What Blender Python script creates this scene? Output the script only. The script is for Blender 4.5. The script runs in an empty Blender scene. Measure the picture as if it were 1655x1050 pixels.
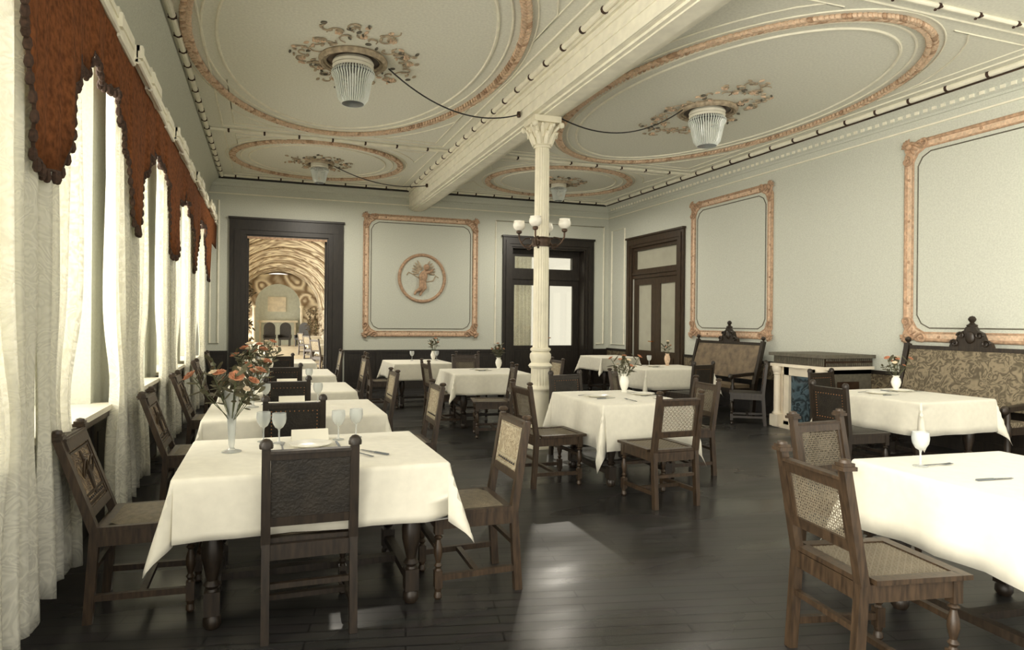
import bpy, bmesh, math, random
from mathutils import Vector, Matrix, Euler
random.seed(7)
S = bpy.context.scene
COL = S.collection
PI = math.pi
R = math.radians

# ------------------------------------------------------------------ materials
def lin(c):
    return tuple((x/12.92 if x <= .04045 else ((x+.055)/1.055)**2.4) for x in (v/255 for v in c))
MATS = {}
def mat(name, rgb, rough=.6, metal=0, var=.12, scale=8, bump=0, bscale=40, rgb2=None, spec=.5, stretch=None, sheen=0, coat=0):
    m = bpy.data.materials.new(name); m.use_nodes = True
    nt = m.node_tree; N = nt.nodes; L = nt.links
    b = N['Principled BSDF']
    b.inputs['Roughness'].default_value = rough
    b.inputs['Metallic'].default_value = metal
    b.inputs['Specular IOR Level'].default_value = spec
    b.inputs['Coat Weight'].default_value = coat
    b.inputs['Sheen Weight'].default_value = sheen
    tc = N.new('ShaderNodeTexCoord'); mp = N.new('ShaderNodeMapping')
    L.new(tc.outputs['Object'], mp.inputs['Vector'])
    if stretch: mp.inputs['Scale'].default_value = stretch
    no = N.new('ShaderNodeTexNoise'); no.inputs['Scale'].default_value = scale; no.inputs['Detail'].default_value = 5
    L.new(mp.outputs['Vector'], no.inputs['Vector'])
    cr = N.new('ShaderNodeValToRGB')
    c = lin(rgb)
    c2 = lin(rgb2) if rgb2 else tuple(x*(1-var*2) for x in c)
    c1 = c if rgb2 else tuple(min(1, x*(1+var)) for x in c)
    cr.color_ramp.elements[0].position = .3; cr.color_ramp.elements[1].position = .7
    cr.color_ramp.elements[0].color = (*c2, 1); cr.color_ramp.elements[1].color = (*c1, 1)
    L.new(no.outputs['Fac'], cr.inputs['Fac']); L.new(cr.outputs['Color'], b.inputs['Base Color'])
    if bump:
        n2 = N.new('ShaderNodeTexNoise'); n2.inputs['Scale'].default_value = bscale; n2.inputs['Detail'].default_value = 6
        L.new(mp.outputs['Vector'], n2.inputs['Vector'])
        bp = N.new('ShaderNodeBump'); bp.inputs['Strength'].default_value = bump; bp.inputs['Distance'].default_value = .02
        L.new(n2.outputs['Fac'], bp.inputs['Height']); L.new(bp.outputs['Normal'], b.inputs['Normal'])
    MATS[name] = m
    return m

M_wall = mat('wall_plaster', (200,202,190), .85, var=.06, scale=60)
M_ceil = mat('ceiling_plaster', (226,225,212), .9, var=.05, scale=40)
M_trim = mat('pale_plaster_trim', (236,232,214), .7, var=.05)
M_pink = mat('rose_gilt_plaster', (218,190,162), .7, var=.14, scale=30)
M_tan = mat('tan_plaster', (184,152,124), .7, var=.2, scale=25)
M_orn = mat('stucco_foliage', (180,164,140), .8, var=.2, scale=20)
M_dark = mat('dark_stained_oak', (36,30,24), .45, var=.3, scale=6, stretch=(6,6,1))
M_wood = mat('brown_oak', (62,48,34), .42, var=.3, scale=7, stretch=(8,8,1.2), spec=.5)
M_woodL = mat('dark_oak', (44,35,26), .42, var=.3, scale=7, stretch=(8,8,1.2))
M_leath = mat('dark_leather', (38,33,26), .5, var=.25, scale=14, bump=.25, bscale=70)
M_brass = mat('brass_nail', (190,130,80), .35, .8, var=.1)
M_cane = mat('cane', (118,109,92), .6, var=.1)
M_caneS = mat('cane_seat', (112,102,84), .6, var=.15, scale=30, bump=.4, bscale=160)
M_white = mat('white_damask', (222,218,202), .75, var=.03, scale=20, sheen=.2)
M_paper = mat('white_paper', (240,236,220), .7, var=.02)
M_china = mat('china', (236,234,224), .2, var=.02)
M_silver = mat('silver', (128,136,146), .25, .9, var=.08)
M_bronze = mat('dark_bronze', (74,56,42), .4, .5, var=.25)
M_marble = mat('cream_marble', (232,222,202), .4, var=.06, scale=5)
M_greys = mat('grey_stone', (98,93,80), .6, var=.15, scale=25)
M_col = mat('painted_iron', (228,222,200), .5, var=.05)
M_globe = mat('opal_glass', (246,242,230), .25, var=.01)
M_rust = mat('rust_velvet', (118,72,42), .95, var=.25, scale=30, spec=.1, bump=.15, bscale=120)
M_fringe = mat('brown_fringe', (66,46,34), .9, var=.3, scale=60)
M_orange = mat('orange_petal', (196,134,100), .7, var=.25, scale=40)
M_cream = mat('cream_petal', (232,214,186), .7, var=.1, scale=40)
M_leaf = mat('olive_leaf', (84,80,56), .7, var=.3, scale=30)
M_stem = mat('green_stem', (90,96,66), .7, var=.2)
M_palew = mat('pale_woven', (176,166,142), .7, var=.2, scale=60, bump=.4, bscale=120)
M_canvas = mat('pale_sill', (226,220,202), .6, var=.04)
M_cable = mat('black_cable', (34,32,30), .6)
M_gwall = mat('gallery_plaster', (214,204,180), .8, var=.1, scale=4)
M_gend = mat('gallery_end_wall', (186,190,176), .8, var=.05)
M_vine = mat('vine_leaf', (96,82,56), .8, var=.35, scale=20)

def embossed(name, rgb, rgb2, scale=14, bump=.8, rough=.5):
    m = bpy.data.materials.new(name); m.use_nodes = True
    nt = m.node_tree; N = nt.nodes; L = nt.links; b = N['Principled BSDF']; b.inputs['Roughness'].default_value = rough
    tc = N.new('ShaderNodeTexCoord')
    no = N.new('ShaderNodeTexNoise'); no.inputs['Scale'].default_value = scale*.6; no.inputs['Distortion'].default_value = 1.6
    L.new(tc.outputs['Object'], no.inputs['Vector'])
    vo = N.new('ShaderNodeTexVoronoi'); vo.inputs['Scale'].default_value = scale; vo.feature = 'SMOOTH_F1'
    mx = N.new('ShaderNodeMixRGB'); mx.inputs['Fac'].default_value = .25
    L.new(tc.outputs['Object'], mx.inputs['Color1']); L.new(no.outputs['Color'], mx.inputs['Color2'])
    L.new(mx.outputs['Color'], vo.inputs['Vector'])
    ml = N.new('ShaderNodeMath'); ml.operation = 'MULTIPLY'; ml.inputs[1].default_value = 22
    L.new(vo.outputs['Distance'], ml.inputs[0])
    sn = N.new('ShaderNodeMath'); sn.operation = 'SINE'; L.new(ml.outputs[0], sn.inputs[0])
    mr = N.new('ShaderNodeMapRange'); mr.inputs['From Min'].default_value = -1; L.new(sn.outputs[0], mr.inputs['Value'])
    cr = N.new('ShaderNodeValToRGB'); cr.color_ramp.elements[0].color = (*lin(rgb2),1); cr.color_ramp.elements[1].color = (*lin(rgb),1)
    L.new(mr.outputs[0], cr.inputs['Fac']); L.new(cr.outputs['Color'], b.inputs['Base Color'])
    bp = N.new('ShaderNodeBump'); bp.inputs['Strength'].default_value = bump; bp.inputs['Distance'].default_value = .01
    L.new(mr.outputs[0], bp.inputs['Height']); L.new(bp.outputs['Normal'], b.inputs['Normal'])
    return m
M_emb = embossed('embossed_leather', (140,120,92), (74,58,42))
M_embP = embossed('pale_embossed_leather', (176,164,138), (136,122,98), 16, .5)
M_dado = embossed('patterned_dado_leather', (128,116,92), (78,68,52), 9, .7)
M_tile = embossed('blue_painted_tile', (78,98,108), (32,42,48), 7, .3, .25)
M_tap = embossed('tapestry', (134,122,100), (84,76,60), 10, .3, .9)
M_settle = mat('brown_leather_back', (116,100,78), .55, var=.22, scale=10, bump=.3, bscale=60)

def floor_mat():
    m = bpy.data.materials.new('dark_parquet'); m.use_nodes = True
    nt = m.node_tree; N = nt.nodes; L = nt.links; b = N['Principled BSDF']
    tc = N.new('ShaderNodeTexCoord'); mp = N.new('ShaderNodeMapping'); L.new(tc.outputs['Object'], mp.inputs['Vector'])
    mp.inputs['Rotation'].default_value = (0,0,R(12))
    br = N.new('ShaderNodeTexBrick'); br.inputs['Scale'].default_value = 1
    br.inputs['Brick Width'].default_value = .9; br.inputs['Row Height'].default_value = .085; br.inputs['Mortar Size'].default_value = .005
    br.inputs['Color1'].default_value = (*lin((46,44,41)),1); br.inputs['Color2'].default_value = (*lin((41,39,37)),1); br.inputs['Mortar'].default_value = (*lin((22,21,20)),1)
    L.new(mp.outputs['Vector'], br.inputs['Vector'])
    no = N.new('ShaderNodeTexNoise'); no.inputs['Scale'].default_value = 3; no.inputs['Detail'].default_value = 6
    mp2 = N.new('ShaderNodeMapping'); mp2.inputs['Scale'].default_value = (1,8,1); mp2.inputs['Rotation'].default_value = (0,0,R(12))
    L.new(tc.outputs['Object'], mp2.inputs['Vector']); L.new(mp2.outputs['Vector'], no.inputs['Vector'])
    mx = N.new('ShaderNodeMixRGB'); mx.blend_type = 'MULTIPLY'; mx.inputs['Fac'].default_value = .6
    L.new(br.outputs['Color'], mx.inputs['Color1']); L.new(no.outputs['Color'], mx.inputs['Color2'])
    gm = N.new('ShaderNodeHueSaturation'); gm.inputs['Saturation'].default_value = .5; gm.inputs['Value'].default_value = 1.5
    L.new(mx.outputs['Color'], gm.inputs['Color']); L.new(gm.outputs['Color'], b.inputs['Base Color'])
    n3 = N.new('ShaderNodeTexNoise'); n3.inputs['Scale'].default_value = .9; n3.inputs['Detail'].default_value = 3; n3.inputs['Roughness'].default_value = .5
    mp3 = N.new('ShaderNodeMapping'); mp3.inputs['Scale'].default_value = (.5,1.6,1); L.new(tc.outputs['Object'], mp3.inputs['Vector']); L.new(mp3.outputs['Vector'], n3.inputs['Vector'])
    mr = N.new('ShaderNodeMapRange'); mr.inputs['From Min'].default_value = .35; mr.inputs['From Max'].default_value = .65; mr.inputs['To Min'].default_value = .2; mr.inputs['To Max'].default_value = .46
    L.new(n3.outputs['Fac'], mr.inputs['Value']); L.new(mr.outputs[0], b.inputs['Roughness'])
    bp = N.new('ShaderNodeBump'); bp.inputs['Strength'].default_value = .15; bp.inputs['Distance'].default_value = .01
    L.new(br.outputs['Fac'], bp.inputs['Height']); bp.invert = True; L.new(bp.outputs['Normal'], b.inputs['Normal'])
    b.inputs['Specular IOR Level'].default_value = .5
    return m
M_floor = floor_mat()

def pane_mat(name, tint=(1,1,1), fac=.08):
    m = bpy.data.materials.new(name); m.use_nodes = True
    nt = m.node_tree; N = nt.nodes; L = nt.links; N.remove(N['Principled BSDF'])
    t = N.new('ShaderNodeBsdfTransparent'); t.inputs['Color'].default_value = (*tint,1)
    g = N.new('ShaderNodeBsdfGlossy'); g.inputs['Roughness'].default_value = .03
    mx = N.new('ShaderNodeMixShader'); mx.inputs['Fac'].default_value = fac
    L.new(t.outputs[0], mx.inputs[1]); L.new(g.outputs[0], mx.inputs[2]); L.new(mx.outputs[0], N['Material Output'].inputs['Surface'])
    return m
M_pane = pane_mat('window_glass')
M_pane2 = pane_mat('dull_window_glass',(.78,.78,.74))
M_mirror = mat('grey_reflecting_glass', (168,166,150), .25, var=.05, scale=3)  # grey base colour carries the wall's reflection in the door panes
def glass_mat(name, col=(.93,.96,.97), fac=.25):
    m = bpy.data.materials.new(name); m.use_nodes = True
    nt = m.node_tree; N = nt.nodes; L = nt.links; N.remove(N['Principled BSDF'])
    t = N.new('ShaderNodeBsdfTransparent'); t.inputs['Color'].default_value = (*col,1)
    g = N.new('ShaderNodeBsdfGlossy'); g.inputs['Roughness'].default_value = .05
    lw = N.new('ShaderNodeLayerWeight'); lw.inputs['Blend'].default_value = fac
    mx = N.new('ShaderNodeMixShader'); L.new(lw.outputs['Facing'], mx.inputs['Fac'])
    L.new(t.outputs[0], mx.inputs[1]); L.new(g.outputs[0], mx.inputs[2]); L.new(mx.outputs[0], N['Material Output'].inputs['Surface'])
    return m
def pale_glass():
    m = glass_mat('clear_glass', (.96,.97,.97), .3)
    nt = m.node_tree; N = nt.nodes; L = nt.links
    d = N.new('ShaderNodeBsdfDiffuse'); d.inputs['Color'].default_value = (*lin((226,230,228)),1)
    out = N['Material Output']; src = out.inputs['Surface'].links[0].from_socket
    mx = N.new('ShaderNodeMixShader'); mx.inputs['Fac'].default_value = .3
    L.new(src, mx.inputs[1]); L.new(d.outputs[0], mx.inputs[2]); L.new(mx.outputs[0], out.inputs['Surface'])
    return m
M_glass = pale_glass()
def bead_mat():
    m = bpy.data.materials.new('crystal_beads'); m.use_nodes = True
    nt = m.node_tree; N = nt.nodes; L = nt.links; b = N['Principled BSDF']
    b.inputs['Base Color'].default_value = (*lin((214,219,212)),1); b.inputs['Roughness'].default_value = .15
    b.inputs['Specular IOR Level'].default_value = .8
    return m
M_bead = bead_mat()
def lace_mat():
    m = bpy.data.materials.new('white_lace'); m.use_nodes = True
    nt = m.node_tree; N = nt.nodes; L = nt.links; b = N['Principled BSDF']
    b.inputs['Base Color'].default_value = (*lin((244,243,234)),1); b.inputs['Roughness'].default_value = .8
    tl = N.new('ShaderNodeBsdfTranslucent'); tl.inputs['Color'].default_value = (*lin((236,234,222)),1)
    tr = N.new('ShaderNodeBsdfTransparent')
    tc = N.new('ShaderNodeTexCoord')
    no = N.new('ShaderNodeTexNoise'); no.inputs['Scale'].default_value = 7; no.inputs['Distortion'].default_value = 2.2; no.inputs['Detail'].default_value = 2
    L.new(tc.outputs['Object'], no.inputs['Vector'])
    ml = N.new('ShaderNodeMath'); ml.operation = 'MULTIPLY'; ml.inputs[1].default_value = 34; L.new(no.outputs['Fac'], ml.inputs[0])
    sn = N.new('ShaderNodeMath'); sn.operation = 'SINE'; L.new(ml.outputs[0], sn.inputs[0])
    mr = N.new('ShaderNodeMapRange'); mr.inputs['From Min'].default_value = -1; mr.inputs['To Min'].default_value = .02; mr.inputs['To Max'].default_value = .30
    L.new(sn.outputs[0], mr.inputs['Value'])
    m1 = N.new('ShaderNodeMixShader'); m1.inputs['Fac'].default_value = .5
    L.new(b.outputs[0], m1.inputs[1]); L.new(tl.outputs[0], m1.inputs[2])
    m2 = N.new('ShaderNodeMixShader'); L.new(mr.outputs[0], m2.inputs['Fac']); L.new(m1.outputs[0], m2.inputs[1]); L.new(tr.outputs[0], m2.inputs[2])
    L.new(m2.outputs[0], N['Material Output'].inputs['Surface'])
    return m
M_lace = lace_mat()
def vault_mat():
    m = embossed('painted_vault', (226,216,192), (128,108,82), 1.5, .2, .8)
    return m
M_vault = vault_mat()
M_mural = embossed('painted_garden_wall', (226,216,194), (150,130,104), 4, .2, .8)

# ------------------------------------------------------------------ mesh helper
class MB:
    def __init__(s): s.v=[]; s.f=[]; s.m=[]
    def add(s, vs, fs, mi=0):
        o=len(s.v); s.v += [tuple(x) for x in vs]
        for f in fs: s.f.append(tuple(i+o for i in f)); s.m.append(mi)
        return s
    def box(s, c, d, rot=None, mi=0):
        hx,hy,hz = d[0]/2,d[1]/2,d[2]/2
        vs=[Vector((x,y,z)) for z in(-hz,hz) for y in(-hy,hy) for x in(-hx,hx)]
        if rot is not None: vs=[rot@v for v in vs]
        c=Vector(c); vs=[v+c for v in vs]
        return s.add(vs,[(0,2,3,1),(4,5,7,6),(0,1,5,4),(1,3,7,5),(3,2,6,7),(2,0,4,6)],mi)
    def b2(s, a, b, mi=0):
        return s.box([(a[i]+b[i])/2 for i in range(3)],[abs(b[i]-a[i]) for i in range(3)],None,mi)
    def bar(s, p0, p1, w, t, up=(0,0,1), mi=0, w1=None, t1=None):
        p0=Vector(p0);p1=Vector(p1);d=(p1-p0).normalized();up=Vector(up)
        sx=d.cross(up)
        if sx.length<1e-4: sx=d.cross(Vector((1,0,0)))
        sx.normalize();sy=sx.cross(d)
        w1=w1 or w;t1=t1 or t
        vs=[p0+sx*a*w/2+sy*b*t/2 for a,b in((-1,-1),(1,-1),(1,1),(-1,1))]+[p1+sx*a*w1/2+sy*b*t1/2 for a,b in((-1,-1),(1,-1),(1,1),(-1,1))]
        return s.add(vs,[(3,2,1,0),(4,5,6,7),(0,1,5,4),(1,2,6,5),(2,3,7,6),(3,0,4,7)],mi)
    def lathe(s, prof, c=(0,0,0), n=16, mi=0, M=None, flute=0, fd=.06, fz=None):
        vs=[];fs=[]
        for r,z in prof:
            for i in range(n):
                a=2*PI*i/n; rr=r
                if flute and (fz is None or fz[0]<=z<=fz[1]): rr=r*(1-fd*abs(math.cos(a*flute/2))**.7)
                vs.append(Vector((rr*math.cos(a),rr*math.sin(a),z)))
        for k in range(len(prof)-1):
            for i in range(n):
                j=(i+1)%n; fs.append((k*n+i,k*n+j,(k+1)*n+j,(k+1)*n+i))
        if prof[0][0]>1e-4: fs.append(tuple(range(n))[::-1])
        if prof[-1][0]>1e-4: fs.append(tuple(range((len(prof)-1)*n,len(prof)*n)))
        if M is not None: vs=[M@v for v in vs]
        c=Vector(c); return s.add([v+c for v in vs],fs,mi)
    def cyl(s,p0,p1,r,r1=None,n=10,mi=0): return s.tube([p0,p1],[r,r1 if r1 is not None else r],n,mi)
    def tube(s, pts, r, n=8, mi=0, closed=False):
        P=[Vector(p) for p in pts]; m=len(P)
        rs=r if isinstance(r,(list,tuple)) else [r]*m
        vs=[];fs=[];last=None
        for i,p in enumerate(P):
            if closed: d=P[(i+1)%m]-P[i-1]
            else: d=P[min(i+1,m-1)]-P[max(i-1,0)]
            d.normalize()
            if last is None:
                u=Vector((0,0,1)) if abs(d.z)<.9 else Vector((1,0,0))
            else: u=last
            sx=d.cross(u); sx.normalize(); uy=sx.cross(d); last=uy
            for k in range(n):
                a=2*PI*k/n; vs.append(p+sx*rs[i]*math.cos(a)+uy*rs[i]*math.sin(a))
        for i in range(m if closed else m-1):
            j=(i+1)%m
            for k in range(n):
                l=(k+1)%n; fs.append((i*n+k,i*n+l,j*n+l,j*n+k))
        if not closed: fs.append(tuple(range(n))[::-1]); fs.append(tuple(range((m-1)*n,m*n)))
        return s.add(vs,fs,mi)
    def sph(s,c,r,rot=None,nu=10,nv=6,mi=0):
        if not isinstance(r,(list,tuple)): r=(r,r,r)
        vs=[];fs=[]
        vs.append(Vector((0,0,-r[2])))
        for j in range(1,nv):
            b=-PI/2+PI*j/nv
            for i in range(nu):
                a=2*PI*i/nu; vs.append(Vector((r[0]*math.cos(b)*math.cos(a),r[1]*math.cos(b)*math.sin(a),r[2]*math.sin(b))))
        vs.append(Vector((0,0,r[2])))
        for i in range(nu): fs.append((0,1+(i+1)%nu,1+i))
        for j in range(nv-2):
            for i in range(nu):
                k=(i+1)%nu; fs.append((1+j*nu+i,1+j*nu+k,1+(j+1)*nu+k,1+(j+1)*nu+i))
        t=len(vs)-1
        for i in range(nu): fs.append((t,1+(nv-2)*nu+i,1+(nv-2)*nu+(i+1)%nu))
        if rot is not None: vs=[rot@v for v in vs]
        c=Vector(c); return s.add([v+c for v in vs],fs,mi)
    def prism(s, poly, f, w0, w1, mi=0):   # poly of (u,v); f(u,v,w)->xyz
        n=len(poly)
        vs=[f(u,v,w0) for u,v in poly]+[f(u,v,w1) for u,v in poly]
        fs=[tuple(range(n))[::-1],tuple(range(n,2*n))]+[(i,(i+1)%n,n+(i+1)%n,n+i) for i in range(n)]
        return s.add(vs,fs,mi)
    def mesh(s,name,mats,smooth=35):
        me=bpy.data.meshes.new(name); me.from_pydata(s.v,[],s.f)
        for m in (mats if isinstance(mats,(list,tuple)) else [mats]): me.materials.append(m)
        me.polygons.foreach_set('material_index',s.m)
        bm=bmesh.new(); bm.from_mesh(me); bmesh.ops.recalc_face_normals(bm,faces=bm.faces); bm.to_mesh(me); bm.free()
        if smooth:
            me.polygons.foreach_set('use_smooth',[True]*len(me.polygons)); me.set_sharp_from_angle(angle=R(smooth))
        me.update(); return me
    def build(s,name,mats,parent=None,smooth=35):
        o=bpy.data.objects.new(name,s.mesh(name,mats,smooth)); COL.objects.link(o)
        if parent: o.parent=parent
        return o

def tag(o,label,cat,group=None,kind=None):
    o['label']=label; o['category']=cat
    if group: o['group']=group
    if kind: o['kind']=kind
    return o
def struct(o): o['kind']='structure'; return o
def thing(name,label,cat,loc=(0,0,0),rz=0,group=None):
    o=bpy.data.objects.new(name,None); COL.objects.link(o); o.empty_display_size=.1
    o.location=loc; o.rotation_euler=(0,0,rz); return tag(o,label,cat,group)
def dup(root,loc,rz=0,label=None,group=None,rot=None):
    r=root.copy(); COL.objects.link(r); r.location=loc; r.rotation_euler=rot if rot else (0,0,rz)
    if label: r['label']=label
    if group: r['group']=group
    for ch in list(root.children):
        c=ch.copy(); COL.objects.link(c); c.parent=r
        for g in list(ch.children):
            d=g.copy(); COL.objects.link(d); d.parent=c
    return r
class Proto:   # first use moves the prototype, later uses copy it
    def __init__(s,root): s.root=root; s.used=False
    def put(s,loc,rz=0,label=None,group=None,rot=None):
        if not s.used:
            s.used=True; r=s.root; r.location=loc; r.rotation_euler=rot if rot else (0,0,rz)
            if label: r['label']=label
            if group: r['group']=group
            return r
        return dup(s.root,loc,rz,label,group,rot)

# ------------------------------------------------------------------ room
XL,XR,YB,HC = -1.14,7.72,13.6,4.25
Y0=1.5
def back(u,v,w): return (u,YB-w,v)
def right(u,v,w): return (XR-w,u,v)
def left(u,v,w): return (XL+w,u,v)
def ceil(u,v,w): return (u,v,HC-w)

struct(MB().b2((XL-.5,-.6,-.1),(XR+.3,YB+.35,0)).build('floor',M_floor))
struct(MB().b2((XL-.5,Y0,HC),(XR+.3,YB+.35,HC+.2)).build('ceiling',M_ceil))

WC=[2.33+2.06*k for k in range(5)]     # window centres along the left wall
WH=.66; SILL=.86; WTOP=3.3
w=MB()
ys=[1.2]
for c in WC: ys += [c-WH,c+WH]
ys.append(YB+.35)
for i in range(0,len(ys),2): w.b2((XL-.5,ys[i],0),(XL,ys[i+1],HC))
for c in WC:
    w.b2((XL-.5,c-WH,0),(XL,c+WH,SILL-.04)); w.b2((XL-.5,c-WH,WTOP),(XL,c+WH,HC))
struct(w.build('wall_left',M_wall))
# back wall with two openings
D1=(-.40,1.20,3.13); D3=(5.24,7.10,3.15)
w=MB(); T=.35
w.b2((XL,YB,0),(D1[0],YB+T,HC)); w.b2((D1[1],YB,0),(D3[0],YB+T,HC)); w.b2((D3[1],YB,0),(XR,YB+T,HC))
w.b2((D1[0],YB,D1[2]),(D1[1],YB+T,HC)); w.b2((D3[0],YB,D3[2]),(D3[1],YB+T,HC))
struct(w.build('wall_back',M_wall))
# right wall with the double door
DR=(10.82,12.5,3.1)
w=MB()
w.b2((XR,Y0,0),(XR+.3,DR[0],HC)); w.b2((XR,DR[1],0),(XR+.3,YB+T,HC)); w.b2((XR,DR[0],DR[2]),(XR+.3,DR[1],HC))
struct(w.build('wall_right',M_wall))

# wainscot
def wainscot(name,f,segs,h,mats,n=.75,upper=None):
    b=MB()
    for a,z in segs:
        b.prism([(a,0),(z,0),(z,h-.03),(a,h-.03)],f,0,.018)
        b.prism([(a,h-.05),(z,h-.05),(z,h),(a,h)],f,0,.04)
        b.prism([(a,0),(z,0),(z,.14),(a,.14)],f,0,.03)
        k=max(1,round((z-a)/n)); st=(z-a)/k
        for i in range(k+1):
            u=a+i*st; u0=max(a,u-.04); u1=min(z,u+.04)
            b.prism([(u0,.14),(u1,.14),(u1,h-.05),(u0,h-.05)],f,.018,.03)
        if upper:
            b.prism([(a,upper-.03),(z,upper-.03),(z,upper),(a,upper)],f,.018,.034)
            b.prism([(a+.01,upper),(z-.01,upper),(z-.01,h-.05),(a+.01,h-.05)],f,.018,.0315,1)
        else:
            for i in range(k):
                u0=a+i*st+.1;u1=a+(i+1)*st-.1
                if u1-u0>.05: b.prism([(u0,.24),(u1,.24),(u1,h-.15),(u0,h-.15)],f,.018,.026)
    return struct(b.build(name,mats))
wainscot('baseboard_back',back,[(XL,-.72),(1.54,5.03),(7.33,XR)],.83,[M_dark])
wainscot('baseboard_right',right,[(Y0,10.6),(12.71,YB)],.85,[M_dark,M_dado],upper=.56)
b=MB()
wainscot('baseboard_left',left,[(Y0,YB)],.80,[M_dark],n=.7)

# windows of the left wall
for i,c in enumerate(WC):
    o=struct(MB().b2((XL-.48,c-WH+.005,WTOP-.06),(XL-.42,c+WH-.005,WTOP-.005)).b2((XL-.48,c-WH+.005,SILL+.005),(XL-.42,c+WH-.005,SILL+.07))
      .b2((XL-.48,c-WH+.005,SILL+.07),(XL-.42,c-WH+.07,WTOP-.06)).b2((XL-.48,c+WH-.07,SILL+.07),(XL-.42,c+WH-.005,WTOP-.06))
      .b2((XL-.475,c-.035,SILL+.07),(XL-.425,c+.035,WTOP-.06)).b2((XL-.47,c-WH+.07,2.45),(XL-.43,c+WH-.07,2.51)).build('window_%d'%(i+1),M_trim))
    MB().b2((XL-.452,c-WH+.07,SILL+.07),(XL-.448,c+WH-.07,WTOP-.06)).build('pane',M_pane,o)
    MB().b2((XL-.41,c-WH+.003,SILL-.038),(XL+.001,c+WH-.003,SILL)).b2((XL+.001,c-WH-.06,SILL-.035),(XL+.14,c+WH+.06,SILL)).build('sill',M_canvas,o)
    MB().b2((XL+.045,c-WH-.05,SILL-.075),(XL+.13,c+WH+.05,SILL-.036)).build('sill_nosing',M_wood,o)

# ------------------------------------------------------------------ mouldings
TR=[0]
def trim(b,mats,smooth=35):
    TR[0]+=1; return struct(b.build('trim_%d'%TR[0],mats,None,smooth))
def cornice(f,a,z,prof,mats,mi=0):
    b=MB()
    n=len(prof)
    vs=[f(a,p[1],p[0]) for p in prof]+[f(z,p[1],p[0]) for p in prof]
    b.add(vs,[(i,i+1,n+i+1,n+i) for i in range(n-1)]+[tuple(range(n)),tuple(range(n,2*n))[::-1]],mi)
    return b
prof=[(0,4.02),(.02,4.02),(.02,4.05),(.05,4.07),(.05,4.12),(.09,4.16),(.13,4.185),(.13,4.215),(.11,4.215),(.11,4.249),(0,4.249)]
trim(cornice(back,XL+.02,2.87,prof,0),[M_wall]); trim(cornice(back,3.23,XR-.02,prof,0),[M_wall])
b=cornice(right,Y0,YB-.02,prof,0)
trim(b,[M_wall])
b=MB()
for i in range(150):
    y=Y0+.4+i*.11
    if y<YB-.2: b.b2((XR-.066,y,4.075),(XR-.05,y+.05,4.112))
trim(b,[M_trim],0)
trim(MB().cyl((XL+.24,YB-.12,4.2),(2.87,YB-.12,4.2),.02),[M_dark]); trim(MB().cyl((3.23,YB-.12,4.2),(XR-.15,YB-.12,4.2),.02),[M_dark])  # dark rods draw the shadow line of the back cornice
trim(MB().cyl((XR-.12,Y0,4.2),(XR-.12,YB-.15,4.2),.016),[M_bronze])  # same drawn shadow line along the right cornice
# picture rail lines
trim(MB().prism([(XL,3.91),(XR,3.91),(XR,3.93),(XL,3.93)],back,0,.015),[M_trim])
trim(MB().prism([(Y0,3.91),(YB-.015,3.91),(YB-.015,3.93),(Y0,3.93)],right,0,.015),[M_trim])
# left cove above the pelmet
cv=[(0,3.5),(.02,3.5),(.02,3.56),(.03,3.7),(.05,3.85),(.09,4.0),(.15,4.12),(.24,4.2),(.24,4.249),(0,4.249)]
trim(cornice(left,Y0,YB-.14,cv,0),[M_wall])

# bar trims with ribbon ties on the ceiling
def tied(p0,p1,step,r=.032,mats=(M_trim,M_fringe)):
    b=MB(); p0=Vector(p0);p1=Vector(p1); L=(p1-p0).length; d=(p1-p0)/L
    b.cyl(p0,p1,r,n=10)
    n=int(L/step)
    for i in range(n):
        p=p0+d*(step*(i+.5)); b.cyl(p-d*.014,p+d*.014,r*1.2,n=10,mi=1)
        sd=d.cross(Vector((0,0,1)))
        b.sph(p+sd*.028+Vector((0,0,-.02)),(.014,.014,.012),nu=6,nv=4,mi=1)
        b.sph(p-sd*.028+Vector((0,0,-.02)),(.014,.014,.012),nu=6,nv=4,mi=1)
    return trim(b,list(mats))
RB=(2.88,3.22)
tied((XR-.2,Y0,4.225),(XR-.2,YB-.2,4.225),.46)
tied((RB[0]-.06,Y0,4.225),(RB[0]-.06,YB-.2,4.225),.42)
tied((XL+.3,Y0,4.225),(XL+.3,YB-.2,4.225),.40)
tied((XL+.34,YB-.2,4.232),(RB[0]-.1,YB-.2,4.232),.42,.022)
tied((RB[1]+.05,YB-.2,4.232),(XR-.24,YB-.2,4.232),.42,.022)
tied((XL+.34,10.17,4.232),(RB[0]-.1,10.17,4.232),.5,.022)
tied((RB[1]+.05,10.17,4.232),(XR-.24,10.17,4.232),.5,.022)
tied((XL+.34,4.05,4.232),(RB[0]-.1,4.05,4.232),.5,.022)
tied((RB[1]+.05,4.05,4.232),(XR-.24,4.05,4.232),.5,.022)

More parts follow.
